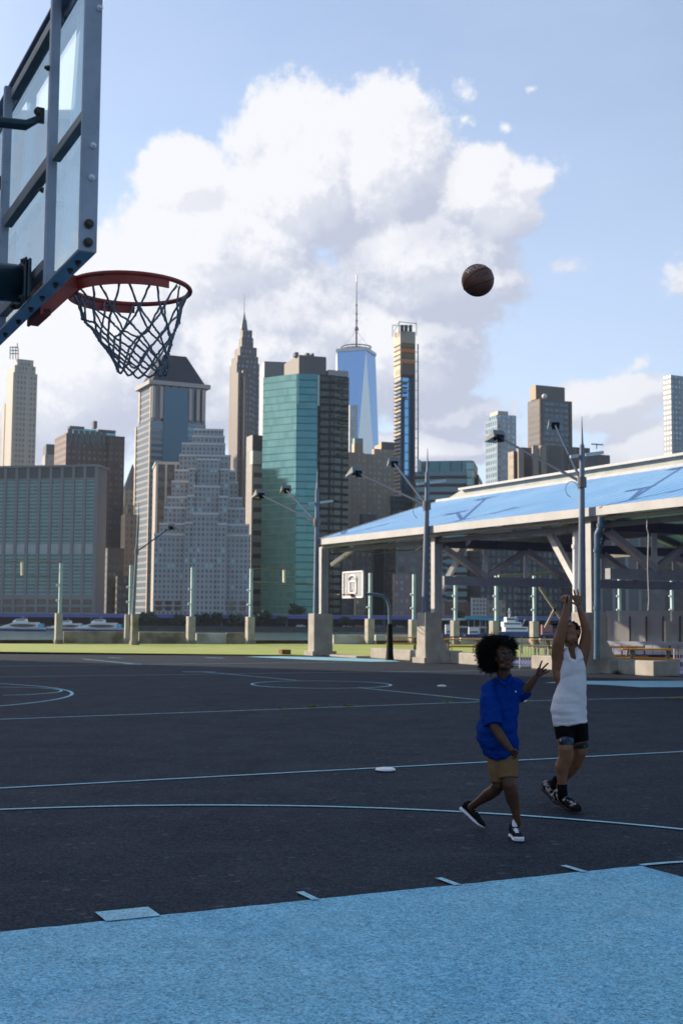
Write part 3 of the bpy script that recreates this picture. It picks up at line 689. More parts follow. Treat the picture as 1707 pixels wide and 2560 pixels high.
hoop_rail('silver tube rack on the blue floor at the right edge', 1684, 1745, 1622, 1692, 38.5, 8)

# ------------------------------------------------------------------ distant hoop
hb = thing('basketball_hoop', 'distant basketball hoop on a black-padded gooseneck pole with grey backboard', 'basketball hoop', G(974, 1651))
bY = 49.6; g = G(974, 1651); g.z = 0
zp = P(974, 1560, bY).z; BST = mat('goose_blue', (.10, .15, .21), .45, .2)
bm = B(); pts = [V((g.x, bY, .0)), V((g.x, bY, P(974,1540,bY).z)), P(973,1515,bY), P(968,1500,bY), P(957,1490,bY), P(944,1486,bY+.1), P(925,1485.5,bY+.2), P(908,1485,bY+.3)]
tube(bm, pts, [.075,.07,.07,.07,.07,.065,.06,.06], 12); obj('pole', bm, BST, hb)
bm = B(); g2 = V((g.x, bY, 0)); tube(bm, [g2, g2+UP*.3, g2+UP*.7, V((g.x, bY, zp))], [.17, .14, .12, .11], 12); obj('pole_padding', bm, BLACK, hb)
# board plane: normal -LD, wide along ND
bc = P(883.5, 1461.5, bY-.6); Wd, Hd = .90, .53
def bp(u, w, o=0.): return bc+ND*(-u)+UP*w-LD*o
bm = B(); obox(bm, bc, LD*.02, ND*Wd, UP*Hd); bo = obj('backboard', bm, mat('board_grey', (.34, .36, .37), .4), hb)
bm = B()
for (u0, u1, w0, w1) in ((-Wd,Wd,Hd-.06,Hd),(-Wd,Wd,-Hd,-Hd+.06),(-Wd,-Wd+.09,-Hd,Hd),(Wd-.09,Wd,-Hd,Hd),(-.32,.32,.10,.16),(-.32,.32,-.36,-.30),(-.32,-.24,-.36,.16),(.24,.32,-.36,.16)):
    obox(bm, bp((u0+u1)/2, (w0+w1)/2, .035), LD*.015, ND*(u1-u0)/2, UP*(w1-w0)/2)
tube(bm, [bp(.32*math.cos(a), .18+.18*math.sin(a), .035) for a in [math.pi*i/12 for i in range(13)]], .04, 6)
obj('white_markings', bm, mat('mark_white', (.75, .76, .78), .5), bo)
RIMR = mat('rim_red', (.36, .035, .02), .5, var=.25, vscale=8)
rc = bp(0, -.40, .45); bm = B(); tube(bm, [rc+LD*.23*math.cos(a)+ND*.23*math.sin(a) for a in [2*math.pi*i/24 for i in range(24)]], .014, 6, closed=True)
bar(bm, bp(0, -.40, .03), bp(0, -.40, .22), .16, .05); bar(bm, bp(0, -.5, .03), bp(0, -.36, .12), .16, .05); obj('rim', bm, RIMR, hb)
bm = B(); bar(bm, bp(0, -.3, -.02), P(908,1485,bY+.3), .2, .16); obj('mounting_arm', bm, BST, hb)
#==PART3==
# ------------------------------------------------------------------ city across the river
BASEZ = -2.6
ROOFM = mat('roof_grey', (.16, .16, .17), .9, var=.2, vscale=.05)
def tx(x): return P(x, 1350, 1).x
def zof(y, x, D): return P(x, y, D).z
def uvwall(bm, uvl, a, b, z0, z1, mi):
    a = V(a); b = V(b); L = (V((b.x, b.y, 0))-V((a.x, a.y, 0))).length
    vs = [bm.verts.new(p) for p in ((a.x, a.y, z0), (b.x, b.y, z0), (b.x, b.y, z1), (a.x, a.y, z1))]
    f = bm.faces.new(vs); f.material_index = mi
    for lp, uv in zip(f.loops, ((0, z0), (L, z0), (L, z1), (0, z1))): lp[uvl].uv = uv
def bcorners(xl, xc, xr, D, a, depth=None):
    b = R_(abs(a)); Xc = tx(xc)*D
    if a >= 0:
        Wd = (tx(xr)*D-Xc)/(math.cos(b)-tx(xr)*math.sin(b))
        den = math.sin(b)+tx(xl)*math.cos(b)
        Sd = (Xc-tx(xl)*D)/den if xl < xc and den > .02 else (depth or 28)
        if depth: Sd = depth
        F = V((math.cos(b), math.sin(b), 0)); K = V((-math.sin(b), math.cos(b), 0)); c0 = V((Xc, D, 0))
    else:
        Wd = (Xc-tx(xl)*D)/(math.cos(b)+tx(xl)*math.sin(b)); den = math.sin(b)-tx(xr)*math.cos(b)
        Sd = (tx(xr)*D-Xc)/den if xr > xc and den > .02 else (depth or 28)
        if depth: Sd = depth
        F = V((math.cos(b), -math.sin(b), 0)); K = V((math.sin(b), math.cos(b), 0)); c0 = V((Xc, D, 0))-F*Wd
    return c0, F, K, Wd, min(max(Sd, 4), 90)
class Bld:
    def __init__(s, name, label, cat, D, a, xc, base=None):
        s.D = D; s.a = a; s.t = thing(name, label, cat, (tx(xc)*D, D, BASEZ))
    def boxes(s, name, L, mats, y_bot=None, parapet=0.):
        """L = list of (xl, xc, xr, ytop[, extra depth, bottom y]); one mesh"""
        bm = B(); uvl = bm.loops.layers.uv.new('UVMap')
        for q in L:
            xl, xc, xr, yt = q[:4]; dd = q[4] if len(q) > 4 else 0; yb = q[5] if len(q) > 5 else y_bot
            D = s.D+dd; c0, F, K, Wd, Sd = bcorners(xl, xc, xr, D, s.a, q[6] if len(q) > 6 else None)
            z1 = zof(yt, xc, D); z0 = BASEZ if yb is None else zof(yb, xc, D)
            p = [c0, c0+F*Wd, c0+F*Wd+K*Sd, c0+K*Sd]
            for i, (u, w) in enumerate(((0, 1), (1, 2), (2, 3), (3, 0))): uvwall(bm, uvl, p[u], p[w], z0, z1, 0 if i == 0 else 1)
            face(bm, [xy(v, z1-parapet) for v in p], 2)
            s.last = (c0, F, K, Wd, Sd, z0, z1)
        o = obj(name, bm, mats, s.t); return o
    def slabtop(s, name, q, m, over=.8, th=1.2):      # cornice / coping round the last box
        c0, F, K, Wd, Sd, z0, z1 = s.last; bm = B()
        c = c0+F*Wd/2+K*Sd/2; obox(bm, xy(c, z1+th/2-.05), F*(Wd/2+over), K*(Sd/2+over), UP*th/2); return obj(name, bm, m, s.t)

# --- teal office block with vertical piers (far left, lowest)
b = Bld('office_block', 'wide teal-glass office block with grey vertical piers at the far left edge', 'building', 600, -11, 238)
OGREEN = facade('teal_glazing', (.32, .36, .36), (.065, .155, .155), 2.8, 1.78, .97, .68, .3, .2, .35)
GCON = mat('grey_pier', (.22, .22, .235), .85, var=.12, vscale=.05)
GSIDE = facade('grey_side', (.155, .155, .17), (.12, .12, .13), 2.6, 60, .3, .99, .8, 0, .1)
b.boxes('wall', [(-170, 238, 265, 1166)], [OGREEN, GSIDE, ROOFM])
c0, F, K, Wd, Sd, z0, z1 = b.last; N_ = -K
pw = []
for i in range(15):
    x = 238-28.4*i; D = None
    u = Wd-(Wd*0)-i*(Wd/( (238+170)/28.4 )) if False else None
    tX = tx(x); Xc = c0+F*Wd; bb = R_(11)
    w = (Xc.x-tX*Xc.y)/(math.cos(bb)+tX*math.sin(bb)); pw.append(Xc-F*w)
    bm = B(); obox(bm, xy(pw[-1]+N_*.12, (z0+z1)/2), F*.72, N_*.32, UP*(z1-z0)/2); obj('pier', bm, GCON, b.t)
DKP = mat('dark_louver', (.07, .075, .085), .6); MBAND = mat('pale_band', (.36, .40, .42), .7, var=.15, vscale=.2)
for p0, p1 in zip(pw[1:], pw):
    for (ya, yb, m_, nm) in ((1170, 1201, DKP, 'louvre_panel'), (1362, 1386, MBAND, 'pale_panel'), (1500, 1511, GLASSD, 'lobby_window'), (1519, 1531, GLASSD, 'lobby_window')):
        za, zb = zof(ya, 150, 610), zof(yb, 150, 610); c = (p0+p1)/2+N_*.06; bm = B()
        obox(bm, xy(c, (za+zb)/2), F*((p1-p0).length/2-.9), N_*.12, UP*(za-zb)/2); obj(nm, bm, m_, b.t)
for ya, yb in ((1199, 1203), (1488, 1499), (1512, 1518)):
    za, zb = zof(ya, 150, 610), zof(yb, 150, 610); bm = B(); obox(bm, xy(c0+F*Wd/2+N_*.2, (za+zb)/2), F*Wd/2, N_*.25, UP*(za-zb)/2); obj('spandrel_band', bm, GCON, b.t)
b.slabtop('roof_coping', None, GCON, .9, 1.)

# --- limestone tower at far left
LIME = (.40, .365, .32)
T1F = facade('lime_front', LIME, (.10, .11, .13), 2.6, 4.1, .5, .55, .3, .2, .6, pier=4, piercol=(.42, .385, .34))
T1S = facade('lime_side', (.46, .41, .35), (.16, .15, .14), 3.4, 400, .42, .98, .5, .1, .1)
b = Bld('stone_tower', 'pale limestone tower with stepped crown at the far left', 'building', 950, 27, 22)
b.boxes('wall', [(5, 22, 83, 930), (8, 25, 78, 912, 6, 935), (24, 31, 72, 897, 10, 915)], [T1F, T1S, ROOFM])
b.boxes('corner_wing', [(-4, 3, 22, 1010, 25)], [T1S, T1S, ROOFM])
bm = B(); 
for x in (26, 33, 40, 46): tube(bm, [P(x, 898, 965), P(x, 868, 965)], .5, 5)
for y in (868, 876, 884): tube(bm, [P(26, y, 965), P(46, y, 965)], .45, 5)
tube(bm, [P(44, 870, 965), P(44, 858, 965)], .5, 5); obj('roof_mast', bm, GREY_ST, b.t)
b = Bld('stone_tower_low', 'small dark topped block with pinkish base left of the dark brown tower', 'building', 900, 20, 108)
b.boxes('wall', [(101, 108, 135, 1136)], [facade('pink_wall', (.36, .31, .29), (.2, .18, .18), 3, 4, .4, .5, .5, .1), T1S, ROOFM])
b.boxes('dark_top', [(103, 110, 135, 1110, 3, 1136)], [mat('dk_top', (.10, .10, .11), .8)]*2+[ROOFM])

# --- dark brown tower
BRN = (.085, .062, .062)
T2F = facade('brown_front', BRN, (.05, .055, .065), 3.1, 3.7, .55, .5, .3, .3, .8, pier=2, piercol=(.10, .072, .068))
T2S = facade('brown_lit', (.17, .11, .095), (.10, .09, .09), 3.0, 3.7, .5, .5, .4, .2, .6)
b = Bld('brown_tower', 'dark brown brick tower with tall dark top windows behind the teal block', 'building', 720, 27, 160)
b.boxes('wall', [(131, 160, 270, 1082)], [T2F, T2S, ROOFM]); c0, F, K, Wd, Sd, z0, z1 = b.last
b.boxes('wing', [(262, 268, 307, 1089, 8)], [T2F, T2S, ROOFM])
DKW = mat('tall_window', (.035, .045, .055), .2, .3)
for i in range(7):
    xx = 169+i*14.3; bm = B(); tX = tx(xx); bb = R_(27)
    w = (tX*c0.y-c0.x)/(math.cos(bb)-tX*math.sin(bb)); p = c0+F*w-K*.15; za, zb = zof(1086, xx, 740), zof(1120, xx, 740)
    obox(bm, xy(p, (za+zb)/2), F*1.35, K*.2, UP*(za-zb)/2); obj('tall_window', bm, DKW, b.t)
TGL = facade('teal_strip', (.20, .30, .32), (.10, .26, .30), 4, 30, .9, .9, .2, .4, .4)
b.boxes('penthouse', [(170, 176, 284, 1070, 14, 1083)], [TGL, TGL, ROOFM])
b.boxes('roof_slab', [(162, 168, 205, 1064, 12, 1070), (236, 240, 284, 1073, 10, 1078)], [ROOFM]*3)
b.boxes('chimney', [(224, 228, 237, 1052, 18, 1070)], [ROOFM]*3)

# --- narrow beige buildings in the gap
b = Bld('pyramid_roof_tower', 'narrow beige tower with grey pyramid roof left of the blue glass tower', 'building', 900, 20, 310)
BEI = facade('beige_old', (.34, .29, .23), (.10, .10, .10), 3.2, 4.2, .45, .55, .4, .2, .7)
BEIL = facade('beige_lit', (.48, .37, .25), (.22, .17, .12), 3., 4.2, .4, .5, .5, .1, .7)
b.boxes('wall', [(304, 310, 352, 1223)], [BEI, BEIL, ROOFM]); c0, F, K, Wd, Sd, z0, z1 = b.last
bm = B(); ap = c0+F*Wd/2+K*Sd/2; zt = zof(1156, 335, 900)
p = [xy(v, z1) for v in (c0, c0+F*Wd, c0+F*Wd+K*Sd, c0+K*Sd)]
for i in range(4): face(bm, [p[i], p[(i+1) % 4], xy(ap, zt)])
obj('pyramid_roof', bm, mat('slate', (.17, .165, .17), .8, var=.2, vscale=.1), b.t)
b = Bld('gap_block', 'sunlit narrow beige block low in the gap left of the thin lamp mast', 'building', 700, 20, 312)
b.boxes('wall', [(302, 312, 342, 1285), (306, 318, 334, 1262, 14)], [facade('gap_front', (.24, .20, .17), (.06, .06, .07), 2.6, 3.8, .5, .6, .3, .3, .8), BEIL, ROOFM])
b = Bld('dark_gap_block', 'dark low block between the teal office block and the thin lamp mast', 'building', 640, 22, 262)
DKF = facade('dark_mid', (.075, .065, .065), (.035, .045, .06), 2.6, 3.6, .6, .55, .25, .4, .9, lit=.01, litcol=(.5, .35, .2))
b.boxes('wall', [(262, 270, 312, 1370), (292, 296, 340, 1440, -8)], [DKF, DKF, ROOFM])

# --- blue glass tower with mansard roof
b = Bld('mansard_tower', 'blue glass tower with stone corners and dark slate mansard roof, behind the stepped tower', 'building', 780, 26, 372)
BLG = facade('blue_band', (.30, .28, .29), (.07, .19, .29), 200, 4.0, .995, .56, .15, .45, .15, wob=.08)
BLS = facade('blue_side', (.30, .27, .25), (.035, .07, .10), 200, 4.0, .995, .66, .2, .3, .3)
DASH = facade('dashed_pier_lit', (.62, .50, .38), (.14, .12, .12), 400, 4.0, .99, .42, .6, .1, .1)  # sunlit stone: sunlight put into a lighter, warmer colour
BLC = mat('blue_centre', (.075, .21, .34), .12, .45)
COLF = facade('col_front', (.33, .31, .32), (.05, .08, .12), 5.2, 200, .42, .99, .15, .4, .3)
b.boxes('wall', [(341, 372, 509, 958, 0, 1052), ], [COLF, BLS, ROOFM]); cc = b.last
b.boxes('lower_wall', [(333, 372, 510, 1052, -1.5)], [BLG, BLS, ROOFM]); c0, F, K, Wd, Sd, z0, z1 = b.last
def upx(c0, x, a):
    tX = tx(x); bb = R_(a); return (tX*c0.y-c0.x)/(math.cos(bb)-tX*math.sin(bb))
bm = B(); u0, u1 = upx(c0, 403, 26), upx(c0, 464, 26); za, zb = zof(966, 430, 780), zof(1190, 430, 780)
obox(bm, xy(c0+F*(u0+u1)/2-K*.3, (za+zb)/2), F*(u1-u0)/2, K*.6, UP*(za-zb)/2); obj('glass_panel', bm, facade('blue_ctr', (.09, .2, .3), (.075, .23, .38), 200, 2.0, .99, .86, .12, .5, .1, wob=.06), b.t)
for x in (377, 397, 470, 489, 503):
    bm = B(); u = upx(c0, x, 26); obox(bm, xy(c0+F*u-K*.5, (zof(966, x, 780)+zof(1045, x, 780))/2), F*1.0, K*.5, UP*(zof(966, x, 780)-zof(1045, x, 780))/2); obj('stone_column', bm, mat('lilac_stone', (.40, .37, .37), .8), b.t)
for yt_, yb_, k0, k1 in ((966, 1045, 0, cc), (1052, 1531, 0, (c0, F, K, Wd, Sd, z0, z1))):
    kc, kF, kK, kW, kS = k1[:5]; zA = zof(yt_, 372, 780); zB = zof(yb_, 372, 780)
    for dd, ww in ((1.0, 1.3), (kS-2.2, 2.2)):
        bm = B(); uvl = bm.loops.layers.uv.new('UVMap'); o_ = kc+kK*dd-kF*.5; p = [o_-kK*ww/2, o_-kK*ww/2+kF*.6, o_+kK*ww/2+kF*.6, o_+kK*ww/2]
        for u_, w_ in ((0, 1), (1, 2), (2, 3), (3, 0)): uvwall(bm, uvl, p[u_], p[w_], zB, zA, 0)
        obj('corner_pier', bm, DASH, b.t)
q0, qF, qK, qW, qS, _, qz = cc
bm = B(); c = q0+qF*qW/2+qK*qS/2; obox(bm, xy(c, qz+.6), qF*(qW/2+2.4), qK*(qS/2+2.4), UP*1.3); obj('cornice', bm, mat('cornice_stone', (.36, .34, .35), .8), b.t)
bm = B(); z2 = zof(893, 430, 800); k1 = .98
lo = [c-qF*qW/2*k1-qK*qS/2*k1, c+qF*qW/2*k1-qK*qS/2*k1, c+qF*qW/2*k1+qK*qS/2*k1, c-qF*qW/2*k1+qK*qS/2*k1]
cxs = c; hi = [cxs-qF*qW*.22-qK*qS*.2, cxs+qF*qW*.20-qK*qS*.2, cxs+qF*qW*.20+qK*qS*.2, cxs-qF*qW*.22+qK*qS*.2]
hexa(bm, [xy(v, qz+1.8) for v in lo]+[xy(v, z2) for v in hi]); obj('mansard_roof', bm, mat('slate_dark', (.040, .050, .075), .8, 0., .1, var=.1, vscale=.1), b.t)
bm = B(); tube(bm, [P(397, 900, 800), P(397, 876, 800)], .9, 6); obj('finial', bm, mat('copper_green', (.2, .42, .36), .6), b.t)

# --- dark banded slab with white frame
b = Bld('banded_slab', 'slim slab with pale frame and dark horizontal window bands between blue tower and stepped tower', 'building', 660, 12, 387)
BND = facade('dark_bands', (.13, .13, .14), (.03, .035, .045), 200, 5.0, .99, .55, .2, .3, .6, wallvar=.5)
b.boxes('wall', [(380, 387, 470, 1160)], [BND, mat('slab_side', (.34, .31, .29), .8), ROOFM]); c0, F, K, Wd, Sd, z0, z1 = b.last
for x in (387, 410, 434):
    bm = B(); u = upx(c0, x, 12); obox(bm, xy(c0+F*(u+.5)-K*.35, (z0+z1)/2), F*.55, K*.45, UP*(z1-z0)/2); obj('frame_post', bm, mat('pale_frame', (.36, .37, .40), .7), b.t)
b.slabtop('roof_frame', None, MATS['pale_frame'], .5, 1.4)

# --- stepped grey tower
b = Bld('stepped_tower', 'pale grey ziggurat tower stepping inwards to a flat top, centre left', 'building', 620, 6, 385)
SGW = (.37, .375, .40)
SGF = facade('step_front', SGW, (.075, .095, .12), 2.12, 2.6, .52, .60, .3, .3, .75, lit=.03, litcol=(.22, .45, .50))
SGS = facade('step_side_lit', (.62, .49, .35), (.30, .24, .18), 2.4, 2.6, .3, .45, .6, .1, .7)  # sunlit left faces painted warmer and lighter than the front
tiers = [(383,386,627,1334,0), (395,398,623,1308,4), (406,409,611,1267,8), (411,417,604,1241,12), (421,427,593,1202,16), (429,434,586,1174,20), (439,445,574,1136,24), (446,451,560,1107,26), (472,477,558,1089,30), (476,481,555,1072,34)]
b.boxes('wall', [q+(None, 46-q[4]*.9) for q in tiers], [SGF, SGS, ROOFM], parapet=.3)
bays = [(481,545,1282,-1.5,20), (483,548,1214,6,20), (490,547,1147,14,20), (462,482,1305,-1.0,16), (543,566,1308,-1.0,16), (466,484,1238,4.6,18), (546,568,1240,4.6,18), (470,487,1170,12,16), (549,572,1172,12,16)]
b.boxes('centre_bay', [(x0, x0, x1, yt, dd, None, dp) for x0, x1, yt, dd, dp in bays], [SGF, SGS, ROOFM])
COP = mat('pale_coping', (.52, .53, .56), .8)  # paler than the walls, painting the highlight along each tier's top edge
for q in tiers+[(x0, x0, x1, yt, dd) for x0, x1, yt, dd, dp in bays]:
    D = 620+q[4]; c0, F, K, Wd, Sd = bcorners(q[0], q[1], q[2], D, 6, 10); z1 = zof(q[3], q[1], D)
    bm = B(); obox(bm, xy(c0+F*Wd/2-K*.15, z1-.35), F*(Wd/2+.15), K*.3, UP*.55); obj('parapet', bm, COP, b.t)
for y, hh in ((1503, 2.6), (1517, 2.4)):
    for i in range(10):
        x = 393+i*23; c0, F, K, Wd, Sd = bcorners(383, 386, 627, 620, 6, 10); u = upx(c0, x+8, 6)
        bm = B(); obox(bm, xy(c0+F*u-K*.12, zof(y+4, x, 620)), F*1.55, K*.2, UP*1.0); obj('shop_window', bm, GLASSD, b.t)

# --- brown art deco tower with spire
b = Bld('spired_tower', 'tall brown art deco tower tapering to a needle spire', 'building', 880, 22, 592)
DEF = facade('deco_front', (.135, .12, .125), (.10, .13, .18), 3.0, 4.0, .45, .50, .3, .3, .9, pier=3, piercol=(.15, .13, .13))
DES = facade('deco_side', (.20, .155, .13), (.11, .10, .10), 2.6, 400, .4, .99, .5, .1, .3)
b.boxes('wall', [(568, 586, 643, 905), (572, 588, 640, 888, 3, 905), (580, 594, 636, 866, 5, 890), (590, 598, 627, 843, 8, 868), (594, 600, 624, 824, 9, 846)], [DEF, DES, ROOFM])
b.boxes('buttress_bay', [(586, 590, 598, 930, -4), (598, 602, 630, 925, -5), (603, 606, 626, 940, -7)], [DEF, DES, ROOFM])
def cone(x, y0, y1, r0px, r1px, D, m_, nm, n=8):
    bm = B(); a = P(x, y0, D); c = P(x, y1, D); s = D/FPX; tube(bm, [V((c.x, D, a.z)), V((c.x, D, c.z))], [r0px*s, r1px*s], n); return obj(nm, bm, m_, b.t)
SPG = mat('spire_stone', (.15, .16, .17), .6)
cone(611, 824, 800, 9, 5.5, 892, SPG, 'crown'); cone(611, 800, 782, 4, 1.2, 892, SPG, 'spire'); cone(611, 783, 735, .9, .35, 892, SPG, 'needle', 6)
# --- slab behind, small dark-topped tower
b = Bld('grey_slab', 'flat-topped grey slab seen between spired tower and green glass tower', 'building', 1000, 10, 655)
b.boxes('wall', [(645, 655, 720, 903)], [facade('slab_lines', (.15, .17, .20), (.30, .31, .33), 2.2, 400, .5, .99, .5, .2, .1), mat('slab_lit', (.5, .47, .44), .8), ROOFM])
b.boxes('top_band', [(646, 656, 720, 903, -2, 940)], [mat('slab_top', (.13, .14, .17), .7)]*2+[ROOFM])
b = Bld('narrow_tower', 'narrow tower with dark ribbed top and pale green reflection painted on its banded front', 'building', 700, 24, 628)
GRB = facade('green_reflect_bands', (.42, .50, .44), (.08, .10, .12), 200, 6.6, .99, .40, .3, .2, .3)  # green-white reflection is put into the pale band colour
b.boxes('wall', [(613, 628, 658, 1125)], [GRB, facade('narrow_side', (.36, .33, .32), (.20, .2, .2), 3, 4, .4, .4, .6, .1), ROOFM])
b.boxes('dark_top', [(613, 628, 658, 1087, .5, 1125)], [mat('ribbed_dark', (.06, .065, .08), .5), mat('top_side', (.36, .34, .33), .8), ROOFM])
b.boxes('green_reflection', [(629, 629, 658, 1127, -1.5, 1160, 2)], [mat('reflection_green', (.50, .60, .52), .4)]*2+[ROOFM])  # pale panel painting the green-white reflection

# --- green glass tower (faceted)
b = Bld('green_glass_tower', 'large faceted green glass tower with grey penthouse in the centre', 'building', 660, 0, 740)
GG1 = facade('green_glass_bright', (.20, .38, .33), (.25, .46, .40), 1.7, 3.8, .94, .88, .10, .7, .35, wob=.22)  # one glass in three tones: bright and dark reflections painted per facet
GG2 = facade('green_glass_mid', (.045, .155, .18), (.055, .19, .22), 5, 3.8, .97, .84, .10, .5, .2, wob=.12)
GG3 = facade('green_glass_dim', (.007, .012, .016), (.008, .020, .028), 5.4, 3.9, .8, .62, .15, .0, .5)
pts = [(653, 940, 652), (738, 933, 640), (741, 933, 640), (791, 933, 641), (796, 936, 643), (832, 938, 644), (870, 940, 650)]
q_ = [V((tx(x)*D, D, 0)) for x, y, D in pts]; back = [V((q_[-1].x, 720, 0)), V((q_[0].x, 720, 0))]
zt = zof(934, 740, 640)
def wallpoly(nm, ps, mats_idx, m_, t_, z0, z1):
    bm = B(); uvl = bm.loops.layers.uv.new('UVMap')
    for i in range(len(ps)):
        uvwall(bm, uvl, ps[i], ps[(i+1) % len(ps)], z0, z1, mats_idx[i])
    face(bm, [xy(p, z1) for p in ps], len(m_)-1); return obj(nm, bm, m_, t_)
wallpoly('glass_wall', q_+back, [0, 1, 1, 2, 2, 2, 2, 2, 2], [GG1, GG2, GG3, ROOFM], b.t, BASEZ, zt)
for x, D in ((740, 638.8), (793, 641)):
    bm = B(); p = V((tx(x)*D, D, 0)); box(bm, p.x-.6, p.x+.6, D-.6, D+.6, zof(1010 if x < 760 else 1015, x, D), zt-.5); obj('corner_strip', bm, mat('pale_mullion', (.32, .48, .46), .4), b.t)
for i in range(13):           # balcony-like ledges on the right facet
    y = 950+i*15.5; a = V((tx(843)*646, 646, zof(y, 843, 646))); c = V((tx(868)*649.5, 649.5, zof(y, 868, 649.5))); bm = B(); bar(bm, a+V((0,-.6,0)), c+V((0,-.6,0)), 1.6, .9)
    obj('ledge', bm, mat('ledge_olive', (.07, .075, .06), .7), b.t)
bb_ = b; b.D = 668; b.a = -24
b = Bld.__new__(Bld); b.t = bb_.t; b.D = 660; b.a = 20
b.boxes('penthouse', [(706, 743, 812, 887, 0, 940)], [facade('pent', (.13, .13, .135), (.09, .09, .10), 9, 40, .3, .3, .5, 0, .2), mat('pent_side', (.24, .22, .20), .8), ROOFM])
b.boxes('roof_box', [(730, 733, 742, 880, 2, 890), (760, 762, 770, 882, 5, 892), (774, 776, 781, 883, 5, 892)], [ROOFM]*3)
b.boxes('roof_screen', [(812, 818, 868, 924, 4, 938)], [mat('screen_grey', (.34, .33, .34), .7)]*2+[ROOFM])

# --- tapered blue glass skyscraper with mast
t_ = thing('tapered_skyscraper', 'tallest blue glass skyscraper with chamfered triangular faces and a ringed mast', 'building', (tx(888)*1500, 1500, BASEZ))
D = 1500; zt = zof(872, 888, D); cx = tx(888)*D; cyd = D+25; R1 = 62*D/FPX; 
def sq(r, ang, z): return [V((cx+r*math.cos(ang+k*math.pi/2), cyd+r*math.sin(ang+k*math.pi/2), z)) for k in range(4)]
s = D/FPX; lo = sq(78*s, R_(-109.4), BASEZ+20); hi = sq(55.5*s, R_(-64.4), zt)
OWG = mat('sky_blue_glass', (.26, .43, .68), .10, .8); OWG2 = mat('sky_blue_glass_cloud', (.66, .66, .70), .3, .55)  # second glass painted pale for the bright cloud those faces reflect
OWGM = facade('tower_glass', (.20, .36, .62), (.20, .37, .64), 400, 8, .99, .9, .10, .75, .1, wob=.06)
bm = B()
for k in range(4): face(bm, [lo[k], lo[(k+1) % 4], hi[k]], 1)
for k in range(4): face(bm, [hi[k], lo[(k+1) % 4], hi[(k+1) % 4]], 0)
face(bm, hi, 0)
obj('glass_shaft', bm, [OWG, OWG2], t_)
bm = B(); hh = [v+UP*.6+(v-V((cx, cyd, zt)))*.01 for v in hi]
for k in range(4): bar(bm, hh[k], hh[(k+1) % 4], 2., 4.)
obj('parapet', bm, mat('parapet_pale', (.5, .55, .62), .5), t_)
s = D/FPX; bm = B()
for z, r in ((863, 37), (857, 38.5), (868, 36)): 
    zc = zof(y := z, 888, D); tube(bm, [V((cx+r*s*math.cos(a), cyd+r*s*.9*math.sin(a), zc)) for a in [2*math.pi*i/28 for i in range(28)]], 1.6*s, 6, closed=True)
for i in range(14):
    a = 2*math.pi*i/14; p = V((cx+36.5*s*math.cos(a), cyd+33*s*math.sin(a), 0)); bar(bm, xy(p, zof(869, 888, D)), xy(p, zof(857, 888, D)), 1.0*s)
obj('roof_ring', bm, DARK_ST, t_)
bm = B(); tube(bm, [V((cx, cyd, zof(y, 888, D))) for y in (870, 812, 811, 760, 745, 700, 676)], [3.2*s, 2.6*s, 2.4*s, 2.0*s, 1.6*s, 1.1*s, .5*s], 8)
for y, r in ((812, 6), (808, 5), (790, 3.4), (772, 3.2), (750, 3)): tube(bm, [V((cx, cyd, zof(y+2, 888, D))), V((cx, cyd, zof(y-2, 888, D)))], r*s, 8)
for k in (-1, 1): tube(bm, [V((cx, cyd, zof(815, 888, D))), V((cx+k*34*s, cyd, zof(858, 888, D)))], .35*s, 4)
obj('mast', bm, mat('mast_grey', (.16, .17, .20), .5), t_)
bm = B(); tube(bm, [V((cx, cyd, zof(690, 888, D))), V((cx, cyd, zof(674, 888, D)))], 1.7*s, 6); obj('beacon', bm, mat('beacon_white', (.8, .8, .8), .4), t_)
# --- steel lattice behind green tower's right edge
b = Bld('glass_annex', 'pale glass strip building between green tower and blue skyscraper', 'building', 1100, 14, 872)
b.boxes('wall', [(866, 872, 892, 1012)], [facade('annex', (.42, .46, .50), (.2, .25, .32), 5, 9, .6, .7, .2, .4), mat('annex_side', (.5, .5, .5), .6), ROOFM])

# --- beige blocks with water tank box
b = Bld('beige_tower', 'tan stone blocks with a teal roof tank left of the slender tower', 'building', 760, 20, 872)
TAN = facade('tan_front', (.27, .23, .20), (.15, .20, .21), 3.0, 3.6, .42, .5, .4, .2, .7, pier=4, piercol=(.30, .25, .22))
TANS = facade('tan_side_lit', (.52, .40, .28), (.30, .24, .2), 3, 3.6, .35, .5, .5, .1, .5)  # sunlight put into the colour: lighter, warmer copy of the front
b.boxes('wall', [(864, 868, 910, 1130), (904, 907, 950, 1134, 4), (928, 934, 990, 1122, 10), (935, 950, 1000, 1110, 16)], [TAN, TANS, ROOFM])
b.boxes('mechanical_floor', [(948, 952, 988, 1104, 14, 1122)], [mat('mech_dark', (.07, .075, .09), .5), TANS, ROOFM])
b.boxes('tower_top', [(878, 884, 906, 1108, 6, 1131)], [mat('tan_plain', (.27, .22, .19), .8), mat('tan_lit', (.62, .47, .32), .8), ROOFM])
b.boxes('roof_tank', [(880, 885, 906, 1095, 7, 1109)], [mat('tank_teal', (.15, .28, .27), .6)]*2+[ROOFM])
b = Bld('tan_annex', 'low block with sunlit left side in front of the tan stone blocks', 'building', 700, 24, 906)
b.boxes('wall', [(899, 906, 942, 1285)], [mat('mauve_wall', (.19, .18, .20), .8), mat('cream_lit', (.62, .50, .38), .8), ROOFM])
b = Bld('glass_corner_block', 'small grey glass block low between the tan blocks and the slender tower', 'building', 690, 20, 975)
b.boxes('wall', [(968, 975, 1010, 1240), (1000, 1003, 1042, 1225, 8)], [facade('glasscorner', (.12, .14, .16), (.09, .13, .17), 2.4, 3.4, .7, .6, .2, .4), facade('gc_side', (.4, .42, .42), (.2, .22, .23), 4, 5, .5, .5, .3, .2), ROOFM])

